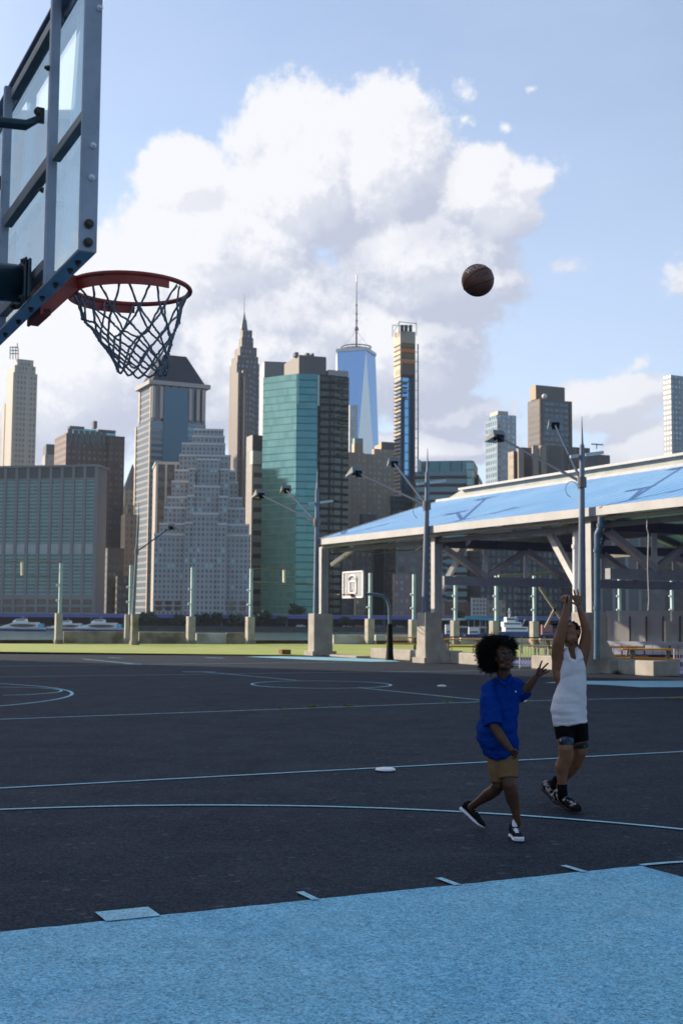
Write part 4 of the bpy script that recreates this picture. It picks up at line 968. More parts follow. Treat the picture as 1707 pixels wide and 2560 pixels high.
# --- slender tower under construction
b = Bld('slender_tower', 'slender tower under construction with bare concrete top, orange netting and blue glass shaft', 'building', 720, 22, 1001)
BLF = facade('shaft_glass', (.07, .14, .24), (.16, .36, .62), 200, 5.2, .99, .90, .12, .6, .15, wob=.08)
CNC = (.44, .40, .34)
CLIT = facade('slab_edges_lit', (.66, .56, .42), (.26, .22, .18), 400, 7.5, .99, .40, .7, 0, .5)  # lighter copy of the bare concrete, painted as sunlit
b.boxes('glass_shaft', [(985, 1000, 1034, 940, 0)], [BLF, facade('bal_side', (.62, .52, .40), (.07, .11, .17), 400, 6.5, .99, .62, .3, .4, .4), ROOFM]); c0, F, K, Wd, Sd, z0, z1 = b.last
b.boxes('bare_top', [(983, 999, 1037, 826, -.5, 940)], [facade('bare_conc', CNC, (.24, .22, .19), 30, 24, .2, .3, .8, 0, .1), CLIT, ROOFM])
b.boxes('corner_fin', [(1033, 1033, 1037, 940, -.8, None, 6)], [mat('dark_fin', (.08, .08, .09), .6)]*3)
DKB = mat('dark_slab', (.14, .12, .10), .8); ORN = mat('orange_net', (.60, .17, .06), .8)
for y0, y1, m_, nm in ((857, 869, mat('brown_open', (.22, .15, .09), .9), 'open_floor'), (873, 881, ORN, 'safety_netting'), (883, 896, MATS['brown_open'], 'open_floor'), (903, 909, ORN, 'safety_netting'), (911, 935, DKB, 'open_floor'), (935, 942, mat('dark_red', (.12, .05, .04), .9), 'open_floor')):
    zm = (zof(y0, 1015, 720)+zof(y1, 1015, 720))/2; hh = (zof(y0, 1015, 720)-zof(y1, 1015, 720))/2
    bm = B(); obox(bm, xy(c0+F*Wd*.52-K*.9, zm), F*Wd*.47, K*.5, UP*hh); obj(nm, bm, m_, b.t)
for i in range(46):
    y = 905+i*9.6 if i > 4 else 862+i*12
    bm = B(); zc = zof(y, 1000, 720); obox(bm, xy(c0+K*Sd*.5-F*.3, zc), F*.45, K*Sd*.48, UP*.28); obj('floor_slab', bm, DKB, b.t)
for y in (958, 969, 981, 993):
    bm = B(); obox(bm, xy(c0+F*Wd*.25-K*.5, zof(y, 1005, 720)), F*Wd*.2, K*.5, UP*.5); obj('floor_slab', bm, DKB, b.t)
bm = B(); u = upx(c0, 1007, 22); obox(bm, xy(c0+F*u-K*.4, (zof(997, 1007, 720)+BASEZ)/2), F*.5, K*.4, UP*(zof(997, 1007, 720)-BASEZ)/2)
obox(bm, xy(c0+F*u*.5-K*.4, zof(997, 1004, 720)), F*u*.5, K*.4, UP*.6); obj('hoist_track', bm, mat('track_dark', (.05, .06, .08), .6), b.t)
for x in (1003, 1013, 1024): bm = B(); box(bm, tx(x)*716-1.0, tx(x)*716+1.0, 714, 715, zof(830, x, 716), zof(814, x, 716)); obj('roof_window', bm, DKW, b.t)
bm = B(); zz = zof(806, 1010, 720); p = [c0-F*1.5-K*1, c0+F*(Wd+1)-K*1, c0+F*(Wd+1)+K*Sd, c0-F*1.5+K*Sd]
for i in range(4): bar(bm, xy(p[i], zz+0), xy(p[(i+1) % 4], zz), .35)
for i in range(4): bar(bm, xy(p[i], zz-7), xy(p[i], zz+.5), .4)
bar(bm, xy(p[0], zz), xy(p[3], zz-5), .4); obj('scaffold', bm, GREY_ST, b.t)
bm = B(); D = 712; tube(bm, [P(1044, 860, D), P(1044.5, 1420, D)], .45, 5)
for i in range(22): y = 880+i*24; bar(bm, P(1044, y, D), P(1037, y, D), .35)
obj('construction_hoist', bm, mat('hoist_grey', (.28, .26, .25), .6), b.t)

# --- right-hand buildings
b = Bld('banded_office', 'low rounded office building with teal glass top and brown and blue bands', 'building', 660, -10, 1165)
BB = facade('brown_blue', (.10, .055, .05), (.10, .19, .24), 300, 4.3, .99, .60, .2, .4, .2)
b.boxes('wall', [(1030, 1165, 1168, 1178)], [BB, BB, ROOFM])
b.boxes('glass_top', [(1043, 1180, 1193, 1151, 6, 1180)], [facade('teal_top', (.06, .12, .14), (.07, .16, .19), 6, 30, .92, .97, .15, .45), facade('tealside', (.2, .2, .15), (.3, .3, .2), 2, 4, .5, .5, .3, .3), ROOFM])
b.boxes('corner_glass', [(1165, 1184, 1194, 1152, 3)], [facade('pale_corner', (.25, .33, .33), (.22, .36, .38), 3, 4.3, .9, .8, .2, .4), facade('olive', (.30, .25, .16), (.08, .08, .07), 3, 4.3, .6, .5, .3, .2), ROOFM])
b.boxes('low_wing', [(1190, 1196, 1206, 1187, 10)], [BB, BB, ROOFM])
b.boxes('rail', [(1043, 1050, 1058, 1150, -3, 1178, 3)], [mat('paleh', (.5, .5, .48), .6)]*3)
b = Bld('pale_blue_tower', 'pale blue-grey residential tower with stepped top right of the banded office', 'building', 850, 20, 1243)
PB = facade('pale_blue', (.34, .40, .46), (.16, .24, .32), 3.6, 3.6, .55, .6, .2, .4, .6, wob=.05)
PBS = facade('pale_blue_side', (.30, .38, .44), (.10, .18, .26), 3.4, 4.5, .6, .6, .2, .4, .6)
b.boxes('wall', [(1214, 1243, 1291, 1046), (1222, 1243, 1291, 1036, 4, 1050)], [PB, PBS, ROOFM])
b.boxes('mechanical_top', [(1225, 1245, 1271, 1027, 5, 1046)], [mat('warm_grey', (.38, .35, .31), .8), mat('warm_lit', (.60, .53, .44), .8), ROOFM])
b = Bld('dark_tower', 'dark gridded office tower with blank brown penthouse at right', 'building', 800, 24, 1350)
DT = facade('dark_grid', (.14, .13, .13), (.045, .085, .135), 3.8, 3.9, .72, .56, .2, .4, .5)
DTS = facade('dark_grid_side', (.22, .19, .17), (.05, .05, .06), 300, 3.9, .99, .5, .3, .3, .3)
b.boxes('wall', [(1320, 1350, 1426, 997)], [DT, DTS, ROOFM]); c0, F, K, Wd, Sd, z0, z1 = b.last
for u in (.0, .965):
    bm = B(); obox(bm, xy(c0+F*(Wd*u+1.2)-K*.3, (z0+z1)/2), F*1.0, K*.4, UP*(z1-z0)/2); obj('corner_pier', bm, mat('dark_pier', (.10, .09, .09), .8), b.t)
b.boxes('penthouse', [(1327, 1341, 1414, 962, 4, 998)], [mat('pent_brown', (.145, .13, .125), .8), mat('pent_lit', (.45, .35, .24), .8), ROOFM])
bm = B(); ball(bm, P(1360, 991, 798), 1.8, seg=10); obj('radome', bm, mat('radome', (.6, .6, .6), .5), b.t)
b = Bld('brown_slab', 'wide dark brown windowless block below the dark gridded tower', 'building', 740, 24, 1284)
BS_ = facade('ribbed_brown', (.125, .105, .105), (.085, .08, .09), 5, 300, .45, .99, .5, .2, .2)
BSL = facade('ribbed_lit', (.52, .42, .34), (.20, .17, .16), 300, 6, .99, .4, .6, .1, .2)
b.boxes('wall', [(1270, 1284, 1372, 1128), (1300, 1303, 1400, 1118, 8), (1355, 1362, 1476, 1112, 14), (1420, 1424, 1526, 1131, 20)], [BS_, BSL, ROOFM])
for x, y in ((1336, 1115), (1356, 1114), (1300, 1124)):
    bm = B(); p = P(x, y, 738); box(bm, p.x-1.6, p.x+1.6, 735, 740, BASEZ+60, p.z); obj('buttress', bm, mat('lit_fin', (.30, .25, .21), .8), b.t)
bm = B(); bar(bm, P(1476, 1110, 750), P(1507, 1112, 750), .8); bar(bm, P(1490, 1110, 750), P(1490, 1122, 750), .8); obj('roof_crane', bm, mat('pale_metal', (.5, .52, .55), .5), b.t)
b = Bld('metal_tower', 'silver rippled metal tower cut off by the right edge', 'building', 900, 26, 1682)
b.boxes('wall', [(1662, 1682, 1760, 937)], [facade('metal_front', (.26, .30, .34), (.12, .17, .23), 3.2, 3.8, .5, .6, .2, .5, .9, pier=3, piercol=(.38, .38, .38)), facade('metal_side', (.42, .43, .44), (.30, .31, .33), 3, 3.8, .5, .5, .35, .5, .5), ROOFM])

# --- low dark blocks along the far shore (under and behind the shed)
low = [(800, 880, 1395, 'dark brown block behind the distant backboard, lower left', 0), (868, 930, 1330, 'dark mixed block behind the backboard below the tan blocks', 1), (926, 990, 1352, 'dark block with vertical strips left of the second mast', 2),
       (985, 1065, 1290, 'grey-brown block with pale vertical ribs behind the second mast', 3), (1060, 1120, 1330, 'dark block with blue bands right of the second column', 4), (1115, 1200, 1375, 'dark slab behind the left truss bay', 0), (1195, 1290, 1330, 'tall dark blue-grey slab in the middle of the truss bay', 5),
       (1285, 1400, 1300, 'dark slab with pale base bands behind the raised hands', 5), (1395, 1500, 1290, 'dark block behind the third column', 1), (1495, 1600, 1300, 'dark ribbed slab behind the right truss bay', 2), (1595, 1660, 1340, 'brown-grey block behind the right truss bay', 3), (1655, 1760, 1300, 'dark block at the right edge behind the shed', 0)]
LM = [facade('low0', (.10, .085, .08), (.04, .05, .065), 2.8, 3.6, .5, .5, .3, .3, .9, lit=.01, litcol=(.6, .45, .3)), facade('low1', (.13, .11, .10), (.045, .05, .06), 3.2, 3.4, .5, .55, .3, .3, .9, lit=.02, litcol=(.55, .42, .25)),
      facade('low2', (.22, .24, .27), (.035, .04, .055), 7.5, 300, .75, .99, .3, .3, .5), facade('low3', (.17, .15, .15), (.05, .06, .07), 6.2, 5., .55, .6, .3, .3, .9), facade('low4', (.09, .09, .10), (.10, .16, .20), 14, 3.4, .8, .45, .3, .3, .9), facade('low5', (.055, .065, .085), (.035, .045, .065), 3, 3.8, .6, .6, .2, .4, .9)]
for i, (x0, x1, yt, lb, k) in enumerate(low):
    b = Bld('city_block', lb, 'building', 645+(i % 3)*14, 14, x0+4)
    b.boxes('wall', [(x0, x0+4, x1, yt, 0, None, 20), (x0+8, x0+12, x1-10, yt-14, 5, None, 14)], [LM[k], LM[(k+1) % 2], ROOFM])
b = Bld('pink_brick_block', 'low pinkish brick building behind the posts right of the backboard pole', 'building', 615, 8, 985)
b.boxes('wall', [(982, 985, 1027, 1434)], [facade('pinkbrick', (.24, .17, .17), (.14, .15, .18), 2.6, 3., .5, .55, .4, .2, .8), BEIL, ROOFM])
b = Bld('white_window_block', 'small pale building with a square window grid above the cyan roofed pier', 'building', 600, 6, 1180)
b.boxes('wall', [(1177, 1180, 1216, 1494)], [facade('whitegrid', (.42, .38, .38), (.09, .09, .11), 1.6, 1.9, .6, .6, .3, .2, .5), COP, ROOFM])
b = Bld('red_brick_block', 'long low dark red brick building left of the small pale window-grid building', 'building', 604, 6, 1110)
b.boxes('annex', [(1216, 1217, 1262, 1500, 3)], [BEI, BEI, ROOFM])
b.boxes('wall', [(1106, 1110, 1177, 1505)], [facade('redbrick', (.16, .08, .075), (.08, .08, .09), 2, 2.4, .4, .5, .4, .2, .6), BEI, ROOFM])
b = Bld('tree_side_block', 'dark low building with warm lit edges behind the backboard', 'building', 612, 12, 890)
b.boxes('wall', [(886, 890, 915, 1440)], [facade('warmlow', (.20, .15, .11), (.06, .06, .06), 1.8, 2.8, .5, .5, .4, .2, .9, lit=.08, litcol=(.5, .38, .22)), BEIL, ROOFM])

# ------------------------------------------------------------------ elevated highway, shore wall, trees, cars
hw = thing('elevated_highway', 'long elevated highway with blue-violet girder along the far shore', 'bridge', (0, 580, BASEZ))
zt = P(600, 1538, 580).z; bm = B(); bar(bm, V((-260, 580, zt-.75)), V((330, 580, zt-.75)), 9, 1.5); obj('girder', bm, mat('violet_girder', (.10, .12, .38), .6, var=.1), hw)
bm = B(); bar(bm, V((-260, 580, zt+.2)), V((330, 580, zt+.2)), 9.3, .3); obj('deck', bm, mat('deck_grey', (.25, .26, .33), .8), hw)
for i in range(40): bm = B(); x = -250+i*15; box(bm, x-.5, x+.5, 576.5, 577.5, BASEZ, zt-1.4); obj('pillar', bm, mat('pillar_blue', (.07, .08, .16), .7), hw)
bm = B(); box(bm, -400, 420, 588, 589, BASEZ, zt+.4); struct('underdeck_shade', bm, mat('dark_under', (.02, .022, .028), .9))  # dark sheet behind the pillars, painting the shade under the deck
bm = B(); box(bm, -500, 500, 569.5, 572.5, WATER_Z-1, -2.2); tag(obj('quay_wall', bm, mat('quay_dark', (.07, .075, .08), .9, var=.3, vscale=.3)), 'long dark quay wall at the far waterline', 'wall')
LEAF = [mat('leaf_dark', (.028, .055, .030), .8, var=.4, vscale=.8), mat('leaf_mid', (.05, .085, .04), .8, var=.4, vscale=.8)]
BARK = mat('bark', (.06, .045, .035), .9)
def tree(label, px, ytop, ybase, wpx, D, m_, seed):
    rnd = random.Random(seed); b0 = P(px, ybase, D); top = P(px, ytop, D).z; h = top-b0.z; r = wpx*D/FPX/2
    t = thing('broadleaf_tree', label, 'tree', b0, 'trees along the far shore')
    bm = B(); tube(bm, [b0, b0+UP*h*.35, b0+UP*h*.7], [.30, .22, .10], 6)
    for k in range(5): a = rnd.uniform(0, 6.3); tube(bm, [b0+UP*h*.35, b0+V((math.cos(a)*r*.6, math.sin(a)*r*.6, h*.65))], [.15, .05], 5)
    obj('trunk', bm, BARK, t)
    bm = B(); blobs = [(V((rnd.uniform(-.6, .6)*r, rnd.uniform(-.5, .5)*r, h*rnd.uniform(.42, .85))), r*rnd.uniform(.3, .5)) for _ in range(9)]
    for k in range(1500):
        c, br = rnd.choice(blobs); d = V((rnd.gauss(0, 1), rnd.gauss(0, 1), rnd.gauss(0, 1))).normalized()*br*rnd.uniform(.5, 1.05); d.z *= .8
        p = b0+c+d; s = rnd.uniform(.22, .5); u = V((rnd.gauss(0, 1), rnd.gauss(0, 1), rnd.gauss(0, 1))).normalized(); w = u.orthogonal().normalized()
        face(bm, [p-u*s-w*s*.5, p+u*s-w*s*.4, p+u*s*.6+w*s*.6, p-u*s*.7+w*s*.5])
    obj('crown', bm, m_, t)
for a in [('round dark tree right of the thin left lamp mast', 378, 1526, 1569, 60, 573, LEAF[0], 1), ('low dark tree left of the central teal post', 445, 1538, 1569, 40, 572, LEAF[0], 2), ('dark tree under the middle of the stepped tower', 505, 1534, 1569, 44, 573, LEAF[0], 3),
          ('small pointed dark tree right of the central post', 545, 1530, 1569, 30, 574, LEAF[0], 4), ('brownish green tree at the right foot of the stepped tower', 588, 1536, 1569, 42, 572, LEAF[1], 5), ('wide dark tree just right of the rusty rail post', 655, 1524, 1569, 56, 573, LEAF[0], 6),
          ('mid green tree at the left foot of the green glass tower', 742, 1500, 1560, 46, 592, LEAF[1], 7), ('small green tree right of the second pier behind the post', 1150, 1528, 1556, 34, 575, LEAF[1], 8), ('low tree left of the first big pier', 705, 1540, 1569, 34, 572, LEAF[0], 9), ('low dark tree right of the first big pier', 865, 1545, 1570, 40, 572, LEAF[0], 10)]: tree(*a)
def car(label, c, col, name='parked_car'):
    t = thing(name, label, 'car', c, 'cars parked on the far shore'); c = V(c)
    prof = [(-2.1, .35), (2.1, .35), (2.15, .75), (1.2, .9), (.55, 1.4), (-1.1, 1.42), (-1.75, .95), (-2.15, .85)]
    bm = B(); loft(bm, [[c+V((x, y, z)) for x, z in prof] for y in (-.85, .85)]); obj('body', bm, mat('car_'+str(col), col, .3, coat=.5), t)
    bm = B(); loft(bm, [[c+V((x, y, z)) for x, z in ((-1.45, .95), (1.0, .95), (.48, 1.34), (-1.0, 1.36))] for y in (-.87, .87)]); obj('window', bm, GLASSD, t)
    for x in (-1.35, 1.35):
        for y in (-.8, .8): bm = B(); tube(bm, [c+V((x, y-.1, .33)), c+V((x, y+.1, .33))], .33, 10); obj('wheel', bm, BLACK, t)
cc = [(.6,.6,.62),(.35,.02,.02),(.04,.06,.15),(.7,.7,.7),(.15,.16,.17),(.5,.5,.52)]
nm = ['white','red','navy','bright white','charcoal','silver']
for i, (x, k, where) in enumerate([(752,0,'just left of the first lamp mast'),(868,5,'right of the first big pier'),(898,1,'below the distant backboard'),(950,2,'left of the backboard pole'),(1000,4,'right of the backboard pole'),(1160,3,'under the cyan roof'),(1190,1,'right part of the cyan roof'),(1205,0,'left of the white ship')]):
    p = P(x, 1568, 574); car(f'{nm[k]} parked car on the far quay {where}', (p.x, 574.5, BASEZ), cc[k])
bm = B(); p0 = P(1163, 1544, 560); p1 = P(1262, 1550, 560); bar(bm, (p0+p1)/2+(p0-p1)/2, p1, 6, 1.4); o = obj('ferry_shelter', bm, mat('cyan_roof', (.03, .30, .42), .5)); tag(o, 'long cyan flat-roofed ferry shelter left of the white ship', 'shelter')
for i in range(7): bm = B(); x = p0.x+(p1.x-p0.x)*(i+.5)/7; box(bm, x-.15, x+.15, 559, 559.3, WATER_Z, p0.z-.6); obj('post', bm, WHITE_ST, o)
bm = B(); bar(bm, P(1104, 1548, 560)+V((0, 1, 0)), P(1163, 1548, 560)+V((0, 1, 0)), 5, 1.0); tag(obj('pier_canopy', bm, mat('pale_canopy', (.5, .48, .46), .6)), 'short pale canopy left of the cyan ferry shelter', 'canopy')
for x, y, c_, lb in ((1300, 1562, (.6, .28, .05), 'orange marker buoy right of the white ship'),):
    bm = B(); p = P(x, y, 420); tube(bm, [V((p.x, 420, WATER_Z)), V((p.x, 420, p.z))], [.8, .4], 8); tag(obj('marker_buoy', bm, mat('buoy', c_, .6)), lb, 'buoy')

# ------------------------------------------------------------------ ferries and ship
BW = mat('boat_white', (.75, .76, .78), .35); BN = mat('boat_navy', (.03, .06, .20), .35); BG = mat('boat_glass', (.03, .045, .06), .1, 0, .8); BLB = mat('boat_blue', (.10, .45, .65), .4)
def ferry(label, x0, x1, D, side=-1):
    a = P(x0, 1577, D); c = P(x1, 1577, D); L = c.x-a.x; cx = (a.x+c.x)/2; k = L/24.
    t = thing('ferry', label, 'boat', (cx, D, WATER_Z), 'white and navy ferries on the river')
    def X(u): return cx+side*u*k
    def sec(u, w, z0, z1): return [V((X(u), D-w*k, z1)), V((X(u), D-w*k*.8, z0)), V((X(u), D+w*k*.8, z0)), V((X(u), D+w*k, z1))]
    w0 = WATER_Z
    bm = B(); loft(bm, [sec(-12, 3, w0-.3, w0+1.0*k), sec(0, 3.3, w0-.3, w0+1.05*k), sec(8, 2.6, w0-.3, w0+1.3*k), sec(12, .3, w0+.1, w0+1.6*k)]); obj('hull', bm, BN, t)
    bm = B(); loft(bm, [sec(-12, 2.95, w0+1.0*k, w0+1.9*k), sec(0, 3.25, w0+1.05*k, w0+2.0*k), sec(8, 2.5, w0+1.3*k, w0+2.1*k), sec(12.1, .25, w0+1.6*k, w0+2.2*k)]); obj('bulwark', bm, BW, t)
    bm = B(); loft(bm, [sec(-9, 2.6, w0+1.9*k, w0+4.0*k), sec(-8.5, 2.7, w0+1.9*k, w0+4.5*k), sec(3, 2.7, w0+2.0*k, w0+4.5*k), sec(7, 2.2, w0+2.1*k, w0+3.2*k), sec(9.5, 1.4, w0+2.1*k, w0+2.4*k)]); obj('cabin', bm, BW, t)
    bm = B(); y = D-2.74*k; pts = [V((X(-1.5+6.6*math.cos(a)), y-.02, w0+(2.9+.75*math.sin(a))*k)) for a in [2*math.pi*i/20 for i in range(20)]]
    loft(bm, [pts, [p+V((0, .3, 0)) for p in pts]]); obj('side_window', bm, BG, t)
    bm = B(); loft(bm, [sec(-3, 1.8, w0+4.5*k, w0+4.9*k), sec(-2.6, 1.9, w0+4.5*k, w0+6.2*k), sec(2.2, 1.8, w0+4.5*k, w0+6.1*k), sec(4, 1.6, w0+4.4*k, w0+4.8*k)]); wh = obj('wheelhouse', bm, BW, t)
    bm = B(); loft(bm, [sec(-2, 1.95, w0+5.1*k, w0+5.8*k), sec(2.2, 1.9, w0+5.1*k, w0+5.7*k)]); obj('window', bm, BG, wh)
    bm = B(); bar(bm, (X(-.8), D, w0+6.1*k), (X(-.8), D, w0+7.8*k), .2*k); bar(bm, (X(-1.8), D, w0+6.9*k), (X(.2), D, w0+6.9*k), .2*k); obj('mast', bm, GREY_ST, t)
    bm = B(); box(bm, min(X(-11), X(-9.6)), max(X(-11), X(-9.6)), D-2.4*k, D+2.4*k, w0+1.9*k, w0+3.9*k); obj('stern_funnel', bm, BLB, t)
ferry('white ferry at the far left with dark oval side window', -6, 113, 520, 1 if False else -1)
ferry('white ferry mostly hidden behind the nearer ferry, right of the left plinth', 118, 216, 548, -1)
ferry('white ferry nearest the thin left lamp mast', 190, 308, 520, -1)
t = thing('white_ship', 'tall white ship with stacked decks above the curly-haired player', 'ship', (P(1280, 1590, 400).x, 400, WATER_Z))
def sb(nm, x0, x1, y0, y1, m_=BW, dy=4): bm = B(); a = P(x0, y1, 400); c = P(x1, y0, 400); box(bm, a.x, c.x, 400-dy, 400+dy, a.z, c.z); return obj(nm, bm, m_, t)
sb('hull', 1238, 1322, 1579, 1592, BN, 5); sb('lower_deck', 1258, 1314, 1567, 1578.8, BW, 4.4); sb('middle_deck', 1255, 1298, 1555, 1566.8, BW, 3.8); sb('bridge', 1262, 1284, 1543, 1554.8, BW, 3.2); sb('funnel', 1288, 1294, 1541, 1554.8, mat('funnel', (.25, .28, .34), .5), 1)
for y0, y1, x0, x1, d in ((1570, 1573, 1260, 1310, 4.45), (1558, 1561, 1257, 1296, 3.85), (1546, 1550, 1263, 1283, 3.25)): sb('window_band', x0, x1, y0, y1, BG, d)
bm = B(); tube(bm, [P(1273, 1544, 400), P(1273, 1520, 400)], .3, 6); bar(bm, P(1268, 1530, 400), P(1278, 1530, 400), .3); bar(bm, P(1270, 1536, 400), P(1276, 1536, 400), .5); obj('mast', bm, WHITE_ST, t)
bm = B(); bar(bm, P(1302, 1567, 400), P(1312, 1548, 400), .35); obj('crane_arm', bm, WHITE_ST, t)
for (x, y0, y1, c_, lb) in ((1130, 1556, 1584, (.55,.56,.6), 'grey moored workboat behind the plinth above the curly hair'), (1188, 1562, 1586, (.6,.62,.66), 'pale moored boat left of the white ship'), (1370, 1556, 1584, (.30,.12,.14), 'dark red moored boat right of the fourth plinth')):
    D = 430; a = P(x-26, y1, D); c = P(x+26, y1, D); z = P(x, y0, D).z; t = thing('moored_boat', lb, 'boat', ((a.x+c.x)/2, D, WATER_Z))
    bm = B(); loft(bm, [[V((xx, D-w, WATER_Z+h)), V((xx, D-w*.7, WATER_Z-.2)), V((xx, D+w*.7, WATER_Z-.2)), V((xx, D+w, WATER_Z+h))] for xx, w, h in ((a.x, 1.6, 1.1), ((a.x+c.x)/2, 1.8, 1.1), (c.x, .3, 1.7))]); obj('hull', bm, BN, t)
    bm = B(); box(bm, a.x+1.2, c.x-2.4, D-1.3, D+1.3, WATER_Z+1.1, z-.8); obj('cabin', bm, mat('cab'+lb[:5], c_, .5), t)
    bm = B(); box(bm, a.x+1.6, c.x-2.8, D-1.34, D+1.34, WATER_Z+1.6, WATER_Z+2.1); obj('window', bm, BG, t)

# ------------------------------------------------------------------ added brick block, unseen left of the frame, made to shade the near courts
wa = V((-35, 59.8, 0)); wd = V((-.5, -.866, 0)); wn = V((-.866, .5, 0)); HWH = 28.5
BRW = facade('shade_block_brick', (.28, .13, .09), (.06, .07, .08), 4.2, 4.4, .45, .55, .2, .3, .7, pier=2, piercol=(.24, .11, .08))
t_ = thing('shade_block', 'long brick block added outside the frame to the left to shade the courts', 'building', wa)
wallpoly('wall', [wa, wa+wd*100, wa+wd*100+wn*22, wa+wn*22][::-1], [0]*4, [BRW, ROOFM], t_, 0, HWH)
bm = B(); c = wa+wd*47.5+wn*11; obox(bm, xy(c, HWH+.25), wd*48, wn*11.5, UP*.25); obj('cornice', bm, CONC, t_)
#==PART4==
# ------------------------------------------------------------------ near hoop
FRM = mat('frame_steel', (.34, .39, .49), .5, .15, var=.2, vscale=6, rust=.35)
FRD = mat('frame_inner', (.20, .24, .26), .5, .35, var=.25, vscale=6, rust=.6)
RED = mat('rim_orange', (.33, .030, .018), .45, var=.3, vscale=14)
BOLT = mat('bolt', (.05, .04, .035), .6)
BD0 = 1.22                                    # plane of the glass along the court
near = thing('basketball_hoop', 'near hoop at top left with glass backboard, red rim and net', 'basketball hoop', C(-.9, -HW))
def H(s, u, z): return C(s+.022*max(0, z-RH+.15), -HW-u, z)         # u grows towards the camera side of the board
ZB, ZT, HB = RH-.15, RH-.15+1.07, .915
def frame_bar(nm, s0, s1, u0, u1, z0, z1, m_=FRM, par=None):
    bm = B(); p = [H(s0,u0,z0), H(s1,u0,z0), H(s1,u1,z0), H(s0,u1,z0)]; q_ = [xy(v, z1) for v in p]; hexa(bm, p+q_)
    o = obj(nm, bm, m_, par or near); bevel(o, .003, 1); return o
dF = .058
frame_bar('frame_side', BD0-dF, BD0, HB-.012, HB, ZB, ZT); frame_bar('frame_side', BD0-dF, BD0, -HB, -HB+.012, ZB, ZT)
frame_bar('frame_lip', BD0-.012, BD0-.002, HB-.05, HB-.0125, ZB+.012, ZT-.012); frame_bar('frame_lip', BD0-.012, BD0-.002, -HB+.0125, -HB+.05, ZB+.012, ZT-.012)
frame_bar('frame_bottom', BD0-dF, BD0, -HB+.0125, HB-.0125, ZB, ZB+.012); frame_bar('frame_top', BD0-dF, BD0, -HB+.0125, HB-.0125, ZT-.012, ZT)
frame_bar('frame_lip', BD0-.012, BD0-.002, -HB+.05, HB-.05, ZB+.0125, ZB+.05); frame_bar('frame_lip', BD0-.012, BD0-.002, -HB+.05, HB-.05, ZT-.05, ZT-.0125)
for u in (.415, -.415):
    frame_bar('upright', BD0-dF+.006, BD0-.018, u-.018, u+.010, ZB+.014, ZT-.013, FRM)
frame_bar('cross_bar', BD0-dF+.006, BD0-.018, -.39, .372, ZB+.45, ZB+.50, FRD)
frame_bar('cross_bar', BD0-dF+.006, BD0-.018, -.39, .372, ZB+.075, ZB+.115, FRD)
frame_bar('cross_bar', BD0-dF+.006, BD0-.018, -.39, .372, ZT-.075, ZT-.035, FRD)
for u0, u1 in ((.44, HB-.052), (-HB+.052, -.44)): frame_bar('cross_bar', BD0-dF+.006, BD0-.020, u0, u1, ZB+.45, ZB+.485, FRD)
gm = bpy.data.materials.new('board_glass'); gm.use_nodes = True; tg = NT(gm.node_tree); tg.n.remove(tg.n['Principled BSDF'])
tr = tg.n.new('ShaderNodeBsdfTransparent'); tr.inputs[0].default_value = (.90, .95, .95, 1); gl = tg.n.new('ShaderNodeBsdfGlossy'); gl.inputs['Roughness'].default_value = .02; gl.inputs[0].default_value = (.9, .95, .95, 1)
geo = tg.n.new('ShaderNodeNewGeometry'); cosi = tg.m('ABSOLUTE', tg.v('DOT_PRODUCT', geo.outputs['Normal'], geo.outputs['Incoming'])); frs = tg.m('ADD', tg.m('MULTIPLY', tg.m('POWER', tg.m('SUBTRACT', 1., cosi), 5.), .92), .045); mx = tg.n.new('ShaderNodeMixShader')
tcg = tg.n.new('ShaderNodeTexCoord').outputs['Object']; smear = tg.ramp(tg.noise(tg.v('MULTIPLY', tcg, (3., 3., 1.)), 4, 5, .7), .45, .8, 0., .03)
tg.l.new(tg.m('ADD', tg.m('MULTIPLY', frs, .85), smear, clamp=True), mx.inputs[0]); tg.l.new(tr.outputs[0], mx.inputs[1]); tg.l.new(gl.outputs[0], mx.inputs[2]); tg.l.new(mx.outputs[0], tg.n['Material Output'].inputs[0])
bm = B(); gs = BD0-.008; hexa(bm, [H(gs, -HB+.0505, ZB+.0505), H(gs+.006, -HB+.0505, ZB+.0505), H(gs+.006, HB-.0505, ZB+.0505), H(gs, HB-.0505, ZB+.0505), H(gs, -HB+.0505, ZT-.0505), H(gs+.006, -HB+.0505, ZT-.0505), H(gs+.006, HB-.0505, ZT-.0505), H(gs, HB-.0505, ZT-.0505)])
obj('glass_pane', bm, gm, near)
def bolt(p, d, r=.012, par=near, nm='bolt', m_=BOLT):
    bm = B(); d = V(d).normalized(); tube(bm, [p, p+d*.008], r*1.25, 12); tube(bm, [p+d*.008, p+d*.016], r*.8, 6); return obj(nm, bm, m_, par)
for z in (ZB+.09, ZB+.03): bolt(H(BD0-.030, HB, z), -ND)
for z in (ZB+.24, ZB+.345, ZB+.80): bolt(H(BD0-.028, HB-.001, z), -ND, .008, nm='drilled_hole', m_=mat('hole_light', (.75, .78, .82), .5))
for u in (.80, .70, .5, .3, .12, -.1, -.35): bolt(H(BD0-.03, u, ZB), (0, 0, -1), .008)
for u, z in ((.405, ZT-.27), (.415, ZB+.35), (-.41, ZB+.40)): bolt(H(BD0-dF-.012, u, z), -LD, .008)
